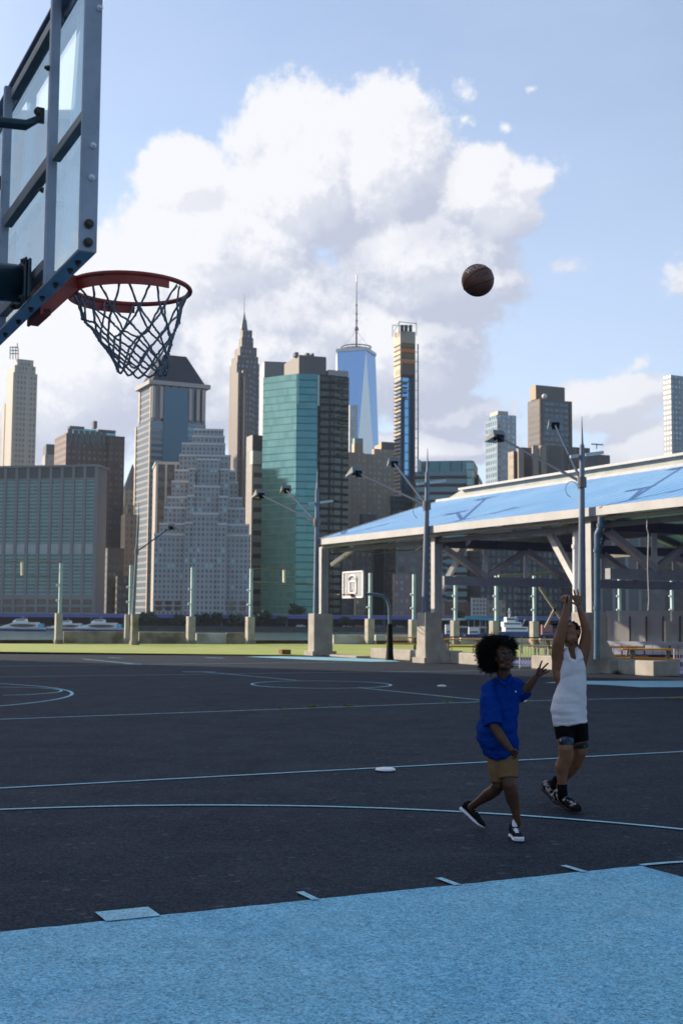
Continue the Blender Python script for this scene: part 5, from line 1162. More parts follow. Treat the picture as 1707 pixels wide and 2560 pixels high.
# mounting arm, flange, braces
ARM = mat('arm_dark', (.025, .06, .08), .4, .3, var=.25, vscale=5, rust=.25)
bm = B(); tube(bm, [H(-1.4, .05, 2.35), H(-.6, .10, 2.62), H(.2, .15, RH-.10), H(BD0-.085, .16, RH-.075)], [.080, .074, .070, .069], 24); obj('support_arm', bm, ARM, near, smooth=True)
frame_bar('flange', BD0-.084, BD0-.074, .075, .245, RH-.155, RH+.005, ARM); frame_bar('flange', BD0-.0735, BD0-.062, .06, .26, RH-.148, RH-.002, ARM)
for u in (.085, .235):
    for z in (RH-.145, RH-.01): bolt(H(BD0-.084, u, z), -LD, .009)
for u in (.415, -.415):
    bm = B(); e = H(BD0-dF-.03, u*.93, ZB+.62); tube(bm, [e, e-LD*.05-UP*.035, H(.45, u*.75, RH+.42), H(-.75, u*.12, RH+.05)], [.012, .019, .021, .021], 12); obj('brace', bm, ARM, near, smooth=True)
    bm = B(); obox(bm, e+UP*.01, LD*.014, ND*.005, UP*.028); obj('brace_bracket', bm, BOLT, near); bolt(e+UP*.02-LD*.01, -ND, .011)
# pole below the frame edge, off to the left
bm = B(); tube(bm, [H(-1.4, 0, 0), H(-1.4, 0, 2.6)], [.11, .10], 20); obj('pole', bm, ARM, near, smooth=True)
# rim with bracket
rim = thing('_', '', '', (0, 0, 0)); bpy.data.objects.remove(rim)
RC = C(1.6, -HW, RH); Rr = .2365
bm = B(); tube(bm, [RC+LD*Rr*math.cos(a)+ND*Rr*math.sin(a) for a in [2*math.pi*i/72 for i in range(72)]], .0095, 12, closed=True)
rimo = obj('rim', bm, RED, near, smooth=True)
bm = B()                                       # side wing plates hugging the back half of the ring
for sg in (1, -1):
    rows = []
    for i in range(17):
        f = i/16; a = math.pi - f*math.pi*.62; x = Rr*math.cos(a); y = Rr*math.sin(a)*sg
        dn = .050*(1-f*.25); o = RC+LD*x+ND*y; nrm = (LD*math.cos(a)+ND*math.sin(a)*sg)*.003
        rows.append((o-nrm-UP*.006, o+nrm-UP*.006, o+nrm-UP*dn, o-nrm-UP*dn))
    loft(bm, [list(r) for r in rows])
obj('wing_plate', bm, RED, rimo)
bm = B()
sB = BD0+.004; sF = 1.6-Rr+.02
hexa(bm, [H(sB, -.115, RH-.055), H(sF, -.07, RH-.045), H(sF, .07, RH-.045), H(sB, .115, RH-.055), H(sB, -.115, RH+.006), H(sF, -.07, RH+.006), H(sF, .07, RH+.006), H(sB, .115, RH+.006)])
o = obj('neck_bracket', bm, RED, rimo)
frame_bar('mount_plate', sB, sB+.012, -.11, .11, RH-.170, RH+.03, RED, rimo)
for sg in (-1, 1):
    bm = B(); hexa(bm, [H(sB+.012, sg*.10-.005, RH-.165), H(sB+.045, sg*.10-.005, RH-.16), H(sB+.045, sg*.10+.005, RH-.16), H(sB+.012, sg*.10+.005, RH-.165), H(sB+.012, sg*.10-.005, RH-.05), H(sF-.01, sg*.08-.006, RH-.046), H(sF-.01, sg*.08+.006, RH-.046), H(sB+.012, sg*.10+.005, RH-.05)]); obj('gusset', bm, RED, rimo)
frame_bar('lower_box', sB+.0125, sB+.045, -.105, .105, RH-.166, RH-.140, RED, rimo)
for u in (-.09, .09): bolt(H(sB+.012, u, RH-.1), LD, .012, rimo)
# net: twelve hooks, doubled top strands, diamonds below
NET = mat('net_cord', (.25, .28, .34), .85, var=.35, vscale=60, bump=.6, bscale=400)
rnd = random.Random(3)
zs = [-.012, -.120, -.164, -.206, -.246, -.282, -.314]; rr = [.228, .186, .163, .141, .122, .107, .098]
def npt(row, k, jz=.0):
    a = 2*math.pi*(k+.5*(row % 2))/12+.13; r = rr[row]
    j = jr[(row, k % 12)]; lean = LD*(.010*row)
    return RC+LD*math.cos(a)*r+ND*math.sin(a)*r+UP*zs[row]+V(j)+lean
jr = {(r, k): (rnd.gauss(0, 1)*.0035*(r > 0), rnd.gauss(0, 1)*.0035*(r > 0), rnd.gauss(0, 1)*.005*(r > 0)) for r in range(7) for k in range(12)}
bm = B(); cr = .0044
def cord(pts, r=cr):
    out = []
    for a, b in zip(pts, pts[1:]):
        for i in range(4): out.append(a.lerp(b, i/4))
    out.append(pts[-1])
    for i in range(1, len(out)-1): out[i] = out[i]+V([rnd.gauss(0, .0009) for _ in range(3)])
    tube(bm, out, [r*rnd.uniform(.85, 1.15) for _ in out], 6)
for k in range(12):
    top = npt(0, k); side = (ND if True else LD)
    a = 2*math.pi*k/12+.13; tan = (-LD*math.sin(a)+ND*math.cos(a))*.010
    for sg, kk in ((1, k), (-1, k-1)):
        q2 = npt(1, kk); mid = top.lerp(q2, .5)-(LD*math.cos(a)+ND*math.sin(a))*.008
        cord([top+tan*sg, mid+tan*.3*sg, q2])
    for row in range(1, 6):
        for dk in (0, 1):
            p = npt(row, k); k2 = (k+dk) if row % 2 else (k-dk); q2 = npt(row+1, k2)
            sag = p.lerp(q2, .5)-UP*.002; cord([p, sag, q2])
    for row in range(1, 7): ball(bm, npt(row, k), cr*1.7, seg=6)
    p = npt(6, k); q2 = npt(6, k+1); m_ = p.lerp(q2, .5)-UP*.018; cord([p, p.lerp(m_, .6)-UP*.004, m_, q2.lerp(m_, .6)-UP*.004, q2])
obj('net', bm, NET, near, smooth=True)
bm = B()
for k in range(12):
    p = npt(0, k)+UP*.002; a = 2*math.pi*k/12+.13; d = -LD*math.sin(a)+ND*math.cos(a)
    tube(bm, [p+d*.011*math.cos(x)+UP*.009*math.sin(x) for x in [i*.7 for i in range(9)]], .0016, 5)
obj('net_hooks', bm, mat('wire', (.35, .36, .38), .3, .8), rimo)

# ------------------------------------------------------------------ basketball in the air
Rb = .121; bd = Rb*2*FPX/79.5; d0 = ray(1193.7, 700.7).normalized(); bc = V((0, 0, CH))+d0*math.sqrt(bd*bd)
LEA = bpy.data.materials.new('ball_leather'); LEA.use_nodes = True; tl = NT(LEA.node_tree); lb = tl.n['Principled BSDF']
tcn = tl.n.new('ShaderNodeTexCoord').outputs['Object']
tl.l.new(tl.mix(tl.ramp(tl.noise(tcn, 9, 4, .6), .3, .7), (.125, .040, .028), (.16, .055, .035)), lb.inputs['Base Color']); lb.inputs['Roughness'].default_value = .5
vn = tl.n.new('ShaderNodeTexVoronoi'); vn.inputs['Scale'].default_value = 260; tl.l.new(tcn, vn.inputs['Vector'])
bn = tl.n.new('ShaderNodeBump'); bn.inputs['Strength'].default_value = .5; bn.inputs['Distance'].default_value = .001; tl.l.new(vn.outputs[0], bn.inputs['Height']); tl.l.new(bn.outputs[0], lb.inputs['Normal'])
bt_ = thing('basketball', 'brown leather basketball in mid-air at the right', 'basketball', bc)
bm = B(); ball(bm, bc, Rb, seg=48); obj('ball', bm, LEA, bt_, smooth=True)
vr = d0.cross(UP).normalized(); vu = vr.cross(d0).normalized(); vf = -d0
def onb(x, y, r=1.0):       # crop coordinates of the ball -> its front surface
    a = (x-816)/352; b = -(y-703)/352; k = a*a+b*b
    if k > .96: s = math.sqrt(.96/k); a *= s; b *= s; k = .96
    return bc+(vr*a+vu*b+vf*math.sqrt(1-k))*Rb*r
SEAM = mat('seam_black', (.012, .01, .01), .6)
def seam(p3):
    p, q2, r_ = [onb(*p)-bc for p in p3]; n = (q2-p).cross(r_-p).normalized(); h = n.dot(p); cen = n*h; rad = math.sqrt(max(1e-6, Rb*Rb-h*h)); e1 = n.orthogonal().normalized(); e2 = n.cross(e1)
    bm = B(); tube(bm, [bc+cen*.999+(e1*math.cos(a)+e2*math.sin(a))*rad*1.001 for a in [2*math.pi*i/72 for i in range(72)]], .0030, 6, closed=True); obj('seam', bm, SEAM, bt_)
seam([(519, 790), (690, 580), (1040, 460)]); seam([(545, 870), (800, 797), (1120, 690)])
def ctrl(pts, f): a, b, c = [V((x, y, 0)) for x, y in pts]; return a.lerp(b, f).lerp(b.lerp(c, f), f)
def wrap_text(word, pts, hpx, m_, rel=1.004):
    cu = bpy.data.curves.new('lettering', 'FONT'); cu.body = word; cu.size = 1.0; cu.resolution_u = 3; cu.offset = .012
    tmp = bpy.data.objects.new('tmp', cu); COL.objects.link(tmp); bpy.context.view_layer.update()
    me = bpy.data.meshes.new_from_object(tmp.evaluated_get(bpy.context.evaluated_depsgraph_get())); bpy.data.objects.remove(tmp)
    bm = B(); bm.from_mesh(me); bmesh.ops.subdivide_edges(bm, edges=[e for e in bm.edges if e.calc_length() > .1], cuts=2); bmesh.ops.triangulate(bm, faces=bm.faces)
    xs = [v.co.x for v in bm.verts]; x0, x1 = min(xs), max(xs)
    for v in bm.verts:
        f = (v.co.x-x0)/(x1-x0); c = ctrl(pts, f); t2 = (ctrl(pts, min(1, f+.02))-ctrl(pts, max(0, f-.02))).normalized(); up = V((t2.y, -t2.x, 0))
        q2 = c+up*(v.co.y/.72*hpx); v.co = onb(q2.x, q2.y, rel)
    o = bpy.data.objects.new('lettering', bpy.data.meshes.new('lettering')); bmesh.ops.recalc_face_normals(bm, faces=bm.faces[:]); bm.to_mesh(o.data); bm.free(); o.data.materials.append(m_)
    link(o, bt_); o.location = -V(bt_['_b']); return o
wrap_text('WILSON', [(600, 570), (770, 440), (1010, 415)], 88, mat('letter_silver', (.42, .33, .24), .3, .5))
wrap_text('NCAA', [(782, 655), (900, 610), (1062, 590)], 84, mat('letter_dark', (.02, .018, .03), .5))

# ------------------------------------------------------------------ small things on the court
bm = B(); c = G(963, 1928); prof = [(0, .024), (.05, .025), (.085, .024), (.103, .018), (.110, .006), (.110, .0), (.10, .0)]
loft(bm, [[c+V((r*math.cos(a), r*math.sin(a), z+.012)) for a in [2*math.pi*i/32 for i in range(32)]] for r, z in [(max(r, .001), z) for r, z in prof]], caps=False)
tag(obj('flying_disc', bm, mat('disc_white', (.75, .76, .8), .4), None, True), 'white flying disc lying on the asphalt beside the court line', 'flying disc')
for x, y, lb in ((1297, 1755, 'small white paper scrap on the asphalt near the blue sleeve'), (1104, 1717, 'tiny white scrap on the far asphalt')):
    bm = B(); c = G(x, y); k = .16 if y > 1740 else .12; ball(bm, c+UP*.02, (k, k*.5, .03), seg=8); tag(obj('paper_scrap', bm, mat('paper', (.7, .7, .72), .7)), lb, 'litter')
WEED = mat('weed_green', (.16, .19, .04), .8, var=.4, vscale=20)
bm = B(); rnd = random.Random(5)
def tuft(c, r, h, n):
    for _ in range(n):
        a = rnd.uniform(0, 6.3); p = c+V((math.cos(a), math.sin(a), 0))*r*rnd.random(); d = V((math.cos(a)*h*.8, math.sin(a)*h*.8, h*rnd.uniform(.4, 1))); s = V((-math.sin(a), math.cos(a), 0))*.006
        face(bm, [p-s, p+s, p+s*.6+d*.6, p+d, p-s*.6+d*.6])
for x, y, r, n in ((782, 1768, .16, 120), (871, 1765.5, .15, 110), (709, 1772, .10, 30), (1115, 1757, .15, 40), (1118, 1757, .12, 30), (1668, 1748, .14, 60), (1696, 1748, .12, 60), (830, 1768, .08, 25)): tuft(G(x, y), r, .06, n)
for i in range(14): tuft(G(1543+i*4.2, 1684-abs(i-3)*.0+i*.15)-LD*.15, .22, .16 if i < 6 else .08, 110)
struct('weeds', bm, WEED, 'stuff')

# ------------------------------------------------------------------ people
def skin(name, c, warm):
    M = bpy.data.materials.new(name); M.use_nodes = True; t = NT(M.node_tree); b = t.n['Principled BSDF']
    tc = t.n.new('ShaderNodeTexCoord').outputs['Object']
    t.l.new(t.mix(t.ramp(t.noise(tc, 9, 4, .6), .3, .7), c, warm), b.inputs['Base Color']); b.inputs['Roughness'].default_value = .5; b.inputs['Specular IOR Level'].default_value = .3
    b.inputs['Subsurface Weight'].default_value = .06; b.inputs['Subsurface Radius'].default_value = (.02, .008, .004); return M
SK1 = skin('skin_dark', (.062, .028, .017), (.082, .038, .022)); SK2 = skin('skin_brown', (.19, .088, .052), (.235, .112, .066))
def cloth(name, c, fold=.5, sc=7., rough=.85):
    M = bpy.data.materials.new(name); M.use_nodes = True; t = NT(M.node_tree); b = t.n['Principled BSDF']
    tc = t.n.new('ShaderNodeTexCoord').outputs['Object']; b.inputs['Roughness'].default_value = rough; b.inputs['Specular IOR Level'].default_value = .06
    t.l.new(t.mix(t.ramp(t.noise(tc, 300, 2, .5), .3, .7), c, tuple(x*.85 for x in c)), b.inputs['Base Color'])
    h = t.m('ADD', t.noise(t.v('MULTIPLY', tc, (1., 1., .45)), sc*1.5, 3, .55), t.m('MULTIPLY', t.noise(tc, sc*.8, 2, .5), .8))
    bn = t.n.new('ShaderNodeBump'); bn.inputs['Strength'].default_value = fold; bn.inputs['Distance'].default_value = .06
    t.l.new(h, bn.inputs['Height']); t.l.new(bn.outputs[0], b.inputs['Normal']); return M
def ring(L, Rr_, depth, n=28, back=1.0, fwd=V((0, -1, 0)), sq_=1.0):
    """closed ring through a left and a right point, depth = half thickness"""
    c = (L+Rr_)/2; a = (Rr_-L)/2; out = []
    for k in range(n):
        th_ = 2*math.pi*k/n; co, si = math.cos(th_), math.sin(th_)
        co = math.copysign(abs(co)**sq_, co); si = math.copysign(abs(si)**sq_, si)
        out.append(c+a*co+fwd*depth*(si if si > 0 else si*back))
    return out
def frame3(f, u):
    f = V(f).normalized(); r = f.cross(V(u)).normalized(); u = r.cross(f); return r, f, u
def head(bm, c, f, u, k=1.):
    """skull, jaw, nose, lips, ears unioned into the body; c = centre of the head, f = facing, u = up"""
    r, f, u = frame3(f, u); M3 = Matrix((r, f, u)).transposed()
    def e(x, y, z, rx, ry, rz): ball(bm, c+(r*x+f*y+u*z)*k, (rx*k, ry*k, rz*k), M3, 18)
    e(0, -.012, .030, .074, .092, .083); e(0, .012, -.010, .066, .080, .090); e(0, .030, -.066, .046, .056, .046); e(0, .058, -.088, .024, .026, .020)
    for s in (-1, 1):
        e(.036*s, .058, -.022, .026, .026, .026); e(.030*s, .020, -.072, .032, .050, .028)      # cheeks, jaw
        e(.030*s, .080, .034, .026, .014, .009)                                                 # brows
        e(.075*s, -.006, -.008, .010, .020, .031); e(.081*s, -.012, .004, .008, .014, .018)     # ears
        e(.011*s, .096, -.024, .009, .011, .008)                                                # nostrils
    e(0, .088, .006, .009, .012, .026); e(0, .101, -.018, .011, .014, .010); e(0, .084, .030, .030, .012, .012)
    e(0, .083, -.048, .024, .014, .0065); e(0, .082, -.061, .021, .014, .0075)
    return r, f, u
def eyes(par, c, r, f, u, k=1.):
    EW = mat('eye_white', (.17, .155, .145), .35); EI = mat('eye_dark', (.012, .008, .006), .1)
    for s in (-1, 1):
        p = c+(r*.030*s+f*.0765+u*.010)*k; bm = B(); ball(bm, p, (.0112*k), seg=12); o = obj('eye', bm, EW, par, True)
        bm = B(); ball(bm, p+f*.0065*k, .0062*k, seg=10); obj('iris', bm, EI, o, True)
        bm = B(); tube(bm, [c+(r*(.030*s+x)+f*(.089-abs(x)*.15)+u*(.036-x*x*5))*k for x in (-.018, -.009, 0, .009, .018)], [.0015, .003, .0034, .003, .0015], 6); obj('eyebrow', bm, mat('brow_dark', (.01, .007, .006), .8), par)
    bm = B(); tube(bm, [c+(r*x+f*(.0965-abs(x)*.35)+u*(-.0545+abs(x)*.12))*k for x in (-.02, -.01, 0, .01, .02)], .0016, 6); obj('mouth_line', bm, mat('mouth_dark', (.03, .008, .007), .6), par)
def finger(bm, pts, r0=.0088, r1=.0068, k=1.):
    n = len(pts); limb(bm, [(p, (r0+(r1-r0)*i/(n-1))*k) for i, p in enumerate(pts)], 10)
def palm(bm, w, knuckles, r=.0125):
    for q2 in knuckles: limb(bm, [(w, r*1.15), (w.lerp(q2, .55), r*1.05), (q2, r*.85)], 10)
    for a, b in zip(knuckles, knuckles[1:]): limb(bm, [(w.lerp((a+b)/2, .45), r*1.1), ((a+b)/2, r*.85)], 10)
def shoe(par, heel, toe, up, cols, k=1., ankle_h=.105, nm='shoe', laces=True):
    """heel, toe: ends of the sole on its underside; up: normal of the sole"""
    f = (toe-heel); L = f.length; f.normalize(); r = f.cross(V(up)).normalized(); u = r.cross(f); k = L/.285
    def sec(x, w, z0, z1, n=16, pw=.8, shift=0.):
        out = []
        for i in range(n):
            a = 2*math.pi*i/n; co = math.copysign(abs(math.cos(a))**pw, math.cos(a)); si = math.copysign(abs(math.sin(a))**pw, math.sin(a))
            out.append(heel+f*x*L+r*(w*co*k+shift*k)+u*((z0+z1)/2+(z1-z0)/2*si)*k)
        return out
    bm = B(); loft(bm, [sec(.0, .018, .004, .026), sec(.02, .032, .0, .032), sec(.12, .037, .0, .034), sec(.4, .035, .003, .030), sec(.68, .049, .0, .027), sec(.86, .046, .002, .028), sec(.96, .032, .008, .030), sec(1.0, .016, .014, .028)])
    so = obj(nm, bm, cols[1], par, True)
    bm = B(); loft(bm, [sec(.025, .020, .024, .060), sec(.04, .030, .024, .098), sec(.14, .036, .024, ankle_h), sec(.26, .036, .024, ankle_h+.004), sec(.36, .036, .024, ankle_h-.012), sec(.46, .037, .024, .088), sec(.60, .042, .024, .072), sec(.76, .045, .022, .060), sec(.88, .041, .022, .052), sec(.955, .030, .022, .042), sec(.985, .014, .024, .034)])
    o = obj('upper', bm, cols[0], so, True); s = o.modifiers.new('sub', 'SUBSURF'); s.levels = s.render_levels = 1
    bm = B(); loft(bm, [sec(.30, .020, .06, ankle_h+.012), sec(.34, .022, .06, ankle_h+.030), sec(.42, .021, .06, .098), sec(.56, .020, .05, .081), sec(.68, .018, .04, .070)]); obj('tongue', bm, cols[2], so, True)
    if laces:
        bm = B()
        for i in range(5):
            x = .40+i*.062; z = .103-.0085*i*1.15
            tube(bm, [heel+f*x*L+r*y*k+u*(z-abs(y)*.35+.002)*k for y in (-.026, -.013, 0, .013, .026)], .0026*k, 6)
        obj('laces', bm, cols[3], so)
    bm = B(); loft(bm, [sec(.80, .0475, .018, .050), sec(.90, .0425, .016, .048), sec(.965, .030, .018, .041), sec(1.0, .013, .02, .034)]); obj('toe_cap', bm, cols[4], so, True)
    return so

def fold_rings(rings, start, amp, seed, fw_, sub=4):
    out = []; N = len(rings); n = len(rings[0]); r_ = random.Random(seed)
    ph = [(r_.uniform(1.6, 4.2), r_.uniform(0, 6.3), r_.uniform(-1.2, 1.2)) for _ in range(4)]
    for i in range(N-1):
        for s_ in range(sub):
            f = s_/sub; y = i+f; k = max(0, min(1, (y-start)/2.5)); rg = []
            c = sum((rings[i][q]+rings[i+1][q] for q in range(n)), V((0, 0, 0)))/(2*n)
            for q in range(n):
                p = rings[i][q].lerp(rings[i+1][q], f); a = 2*math.pi*q/n; d = (p-c); d.z = 0; d.normalize()
                h = sum(abs(math.sin(w*y*.9+p0+t0*math.cos(a+p0)*1.5))**.7 for w, p0, t0 in ph)/4-.5
                rg.append(p+d*amp*k*h*2)
            out.append(rg)
    out.append(rings[-1]); return out
# ---- player one: curly hair, glasses, blue polo
Y1 = 9.52
def A(x, y, d=0.): return P(x, y, Y1+d)
p1 = thing('person', 'young player with big curly hair, round glasses, blue polo shirt and tan shorts', 'person', G(1262, 2098))
hc = A(1259, 1643, -.03); hf = (V((.22, -1, .13))).normalized(); hu = V((-.10, .05, 1))
bm = B(); r_, f_, u_ = head(bm, hc, hf, hu, .93)
limb(bm, [(A(1257, 1668, .03), .055), (A(1259, 1700, .04), .054), (A(1256, 1722, .05), .075)])
# torso under the shirt
for (x, y, rx, ry, rz) in ((1250, 1745, .125, .09, .12), (1246, 1800, .115, .09, .13), (1250, 1862, .105, .085, .09)): ball(bm, A(x, y, .04), (rx, ry, rz))
limb(bm, [(A(1222, 1724, .0), .050), (A(1228, 1770, -.09), .043), (A(1234, 1815, -.13), .039), (A(1252, 1843, -.17), .0385), (A(1266, 1862, -.20), .029), (A(1276, 1875, -.21), .0235)])
limb(bm, [(A(1288, 1712, .03), .046), (A(1304, 1734, -.035), .034), (A(1314, 1725, -.06), .034), (A(1328, 1707, -.09), .029), (A(1338, 1692, -.11), .0215)])
# raised open hand
w_ = A(1339, 1691, -.11); kn = [A(1346, 1675, -.10), A(1350.5, 1676.5, -.11), A(1354.5, 1679.5, -.12), A(1357, 1684, -.125)]
palm(bm, w_, kn, .0125)
finger(bm, [kn[0], A(1349, 1665, -.11), A(1351.5, 1658, -.12), A(1354, 1652.5, -.125)])
finger(bm, [kn[1], A(1357, 1670, -.13), A(1363, 1664, -.135), A(1369, 1658, -.135)])
finger(bm, [kn[2], A(1361, 1676, -.15), A(1364, 1673, -.165), A(1364, 1677, -.17)])
finger(bm, [kn[3], A(1363, 1682.5, -.13), A(1368, 1680, -.135), A(1373.5, 1676.5, -.135)], .008, .006)
finger(bm, [A(1342, 1688, -.12), A(1342.5, 1679, -.135), A(1345, 1671, -.14)], .0095, .0075)
# lower relaxed hand
w_ = A(1277, 1876, -.21); kn = [A(1290, 1878, -.235), A(1289, 1883, -.225), A(1287, 1888, -.215), A(1283.5, 1891, -.205)]
palm(bm, w_, kn, .013)
for q2, m2, e2 in ((kn[0], (1292.5, 1884, -.25), (1289, 1890, -.25)), (kn[1], (1291.5, 1890, -.24), (1286.5, 1893.5, -.24)), (kn[2], (1288.5, 1894, -.23), (1283, 1895.5, -.235)), (kn[3], (1284, 1896, -.215), (1279, 1895, -.225))):
    finger(bm, [q2, A(*m2), A(*e2)], .0088, .0072)
finger(bm, [A(1282, 1874, -.23), A(1289, 1875.5, -.25), A(1294, 1881, -.26)], .0095, .0075)
# legs
limb(bm, [(A(1244, 1885, .05), .070), (A(1244, 1925, .04), .056), (A(1246, 1962, .04), .050), (A(1236, 1976, .10), .048), (A(1219, 1987, .17), .0475), (A(1201, 2000, .25), .034), (A(1187, 2010, .30), .0285), (A(1177, 2018, .33), .030)])
limb(bm, [(A(1264, 1885, .02), .072), (A(1269, 1925, -.03), .062), (A(1273, 1962, -.06), .055), (A(1277, 1980, -.05), .054), (A(1281, 1998, -.03), .051), (A(1287, 2022, -.02), .036), (A(1291, 2043, -.02), .029), (A(1292, 2060, -.01), .031)])
body = obj('body', bm, SK1, p1); remesh(body, .0042, 5)
eyes(body, hc, r_, f_, u_, .93)
# glasses
GL = mat('glasses_frame', (.01, .01, .012), .25); bm = B(); k = .93
for s in (-1, 1):
    c = hc+(r_*.034*s+f_*.101+u_*.010)*k; tube(bm, [c+(r_*math.cos(a)*.027+u_*math.sin(a)*.024)*k for a in [2*math.pi*i/28 for i in range(28)]], .0024, 6, closed=True)
    tube(bm, [hc+(r_*.060*s+f_*.099+u_*.014)*k, hc+(r_*.079*s+f_*.05+u_*.014)*k, hc+(r_*.082*s-f_*.01+u_*.012)*k], .0024, 6)
tube(bm, [hc+(r_*x+f_*.104+u_*.016)*k for x in (-.009, 0, .009)], .0022, 6); go = obj('glasses', bm, GL, p1)
lm = bpy.data.materials.new('lens'); lm.use_nodes = True; lp = lm.node_tree.nodes['Principled BSDF']; lp.inputs['Base Color'].default_value = (.02, .03, .035, 1); lp.inputs['Roughness'].default_value = .12; lp.inputs['Specular IOR Level'].default_value = .2; lp.inputs['Alpha'].default_value = .05
for s in (-1, 1):
    c = hc+(r_*.034*s+f_*.1015+u_*.010)*k; bm = B(); loft(bm, [[c+(r_*math.cos(a)*.026+u_*math.sin(a)*.023+f_*o)*k for a in [2*math.pi*i/24 for i in range(24)]] for o in (0, .002)]); obj('lens', bm, lm, go)
# curly hair: core plus many small springy curls
HAIR = mat('hair_black', (.007, .005, .0045), .7, 0., .12, var=.3, vscale=50)
rnd = random.Random(11); bm = B(); hcc = A(1240, 1636, .05); hr = (.128, .135, .130)
core = [(hcc, (.104, .11, .104)), (A(1223, 1650, .05), (.070, .085, .080)), (A(1258, 1616, .02), (.085, .085, .062)), (A(1232, 1612, .05), (.08, .09, .06)), (A(1266, 1630, .06), (.045, .07, .065)), (A(1218, 1628, .06), (.07, .08, .07))]
def inface(p):
    q2 = p-hc; return q2.dot(f_) > .028 and abs(q2.dot(r_)) < .070 and -.14 < q2.dot(u_) < .052
for c, rad in core: ball(bm, c, rad, seg=16)
bmesh.ops.delete(bm, geom=[v for v in bm.verts if inface(v.co)], context='VERTS')
for _ in range(5200):
    c, rad = rnd.choices(core, weights=[6, 3, 3, 3, 2, 3])[0]
    d = V((rnd.gauss(0, 1), rnd.gauss(0, 1), rnd.gauss(0, 1))).normalized(); p = c+V((d.x*rad[0], d.y*rad[1], d.z*rad[2]))*rnd.uniform(.85, 1.02)
    if inface(p) or inface(p+d*.03) or (p.z < A(0, 1683).z and p.x > A(1232, 1640).x): continue
    L = rnd.uniform(.018, .046)*(1.3 if rnd.random() < .1 else 1); e1 = d.orthogonal().normalized(); e2 = d.cross(e1); ph = rnd.uniform(0, 6.3); cr_ = rnd.uniform(.003, .007)
    bend = V((rnd.gauss(0, 1), rnd.gauss(0, 1), rnd.gauss(0, 1)-.4))*.010
    tube(bm, [p+d*L*i/6+(e1*math.cos(ph+i*1.5)+e2*math.sin(ph+i*1.5))*cr_*(i/6+.3)+bend*(i/6)**2 for i in range(7)], [.0024, .0024, .0022, .002, .0018, .0014, .0007], 4)
obj('hair', bm, HAIR, p1)
# polo shirt
BLUE = cloth('polo_blue', (.0015, .032, .215), .6, 6.)
bm = B(); fw = V((.25, -1, 0)).normalized()
RG = [((1250,1690),(1270,1687),.060,.045),((1236,1698),(1282,1693),.085,.05),((1222,1709),(1293,1702),.105,.05),((1212,1722),(1297,1714),.118,.05),((1207,1740),(1296,1738),.128,.045),((1206,1765),(1292,1762),.132,.04),((1203,1790),(1289,1788),.135,.04),((1196,1817),(1288,1815),.140,.04),((1195,1842),(1287,1838),.142,.04),((1203,1868),(1288,1856),.142,.04),((1213,1886),(1288,1866),.140,.04),((1226,1901),(1288,1874),.136,.04)]
rings = []
for i, (l, r2, dp, dd) in enumerate(RG):
    rg = ring(A(*l, dd+.01), A(*r2, dd-.02), dp, 40, .9, fw, .85)
    if i > 4:
        for kx in range(40): a = 2*math.pi*kx/40; rg[kx] = rg[kx]+fw*(.012*math.sin(a*3+i*.6)+.006*math.sin(a*7+i*1.3))*(i-4)/6
    rings.append(rg)
loft(bm, fold_rings(rings, 3, .013, 3, fw))
def sleeve(pts, n=24):
    tube(bm, [p for p, r in pts], [r for p, r in pts], n)
sleeve([(A(1240, 1707, .03), .030), (A(1229, 1713, .015), .050), (A(1222, 1726, -.005), .063), (A(1222, 1745, -.04), .070), (A(1225, 1775, -.08), .072), (A(1229, 1800, -.11), .071), (A(1232, 1813, -.125), .070)])
sleeve([(A(1274, 1708, .03), .036), (A(1286, 1709, .02), .048), (A(1294, 1714, .01), .053), (A(1300, 1722, -.0), .057), (A(1306, 1736, -.03), .062), (A(1310.5, 1744, -.045), .064)])
sh = obj('shirt', bm, BLUE, p1); remesh(sh, .005, 9)
tx_ = bpy.data.textures.new('folds', 'CLOUDS'); tx_.noise_scale = .085; tx_.noise_depth = 2
dm = sh.modifiers.new('folds', 'DISPLACE'); dm.texture = tx_; dm.strength = .03; dm.mid_level = .5; dm.texture_coords = 'LOCAL'
bm = B()                                    # folded collar and placket
for (pts) in ([(1244, 1690, .03), (1247, 1700, -.04), (1256, 1708, -.085), (1266, 1712, -.10)], [(1275, 1686, .03), (1276, 1694, -.04), (1273, 1703, -.09), (1268, 1711, -.105)]):
    tube(bm, [A(*p) for p in pts], [.010, .013, .013, .008], 8)
obj('collar', bm, BLUE, sh, True)
bm = B(); bar(bm, A(1268, 1712, -.108), A(1272, 1742, -.118), .022, .008, up=fw); obj('placket', bm, BLUE, sh)
bm = B(); 
for y in (1718, 1729): ball(bm, A(1268.5+(y-1712)*.13, y, -.120), .004, seg=8)
obj('button', bm, mat('button_navy', (.01, .02, .1), .4), sh)
bm = B(); ball(bm, A(1288.5, 1729, -.085), (.006, .003, .008), seg=8); obj('chest_emblem', bm, mat('emblem', (.6, .65, .7), .5), sh)
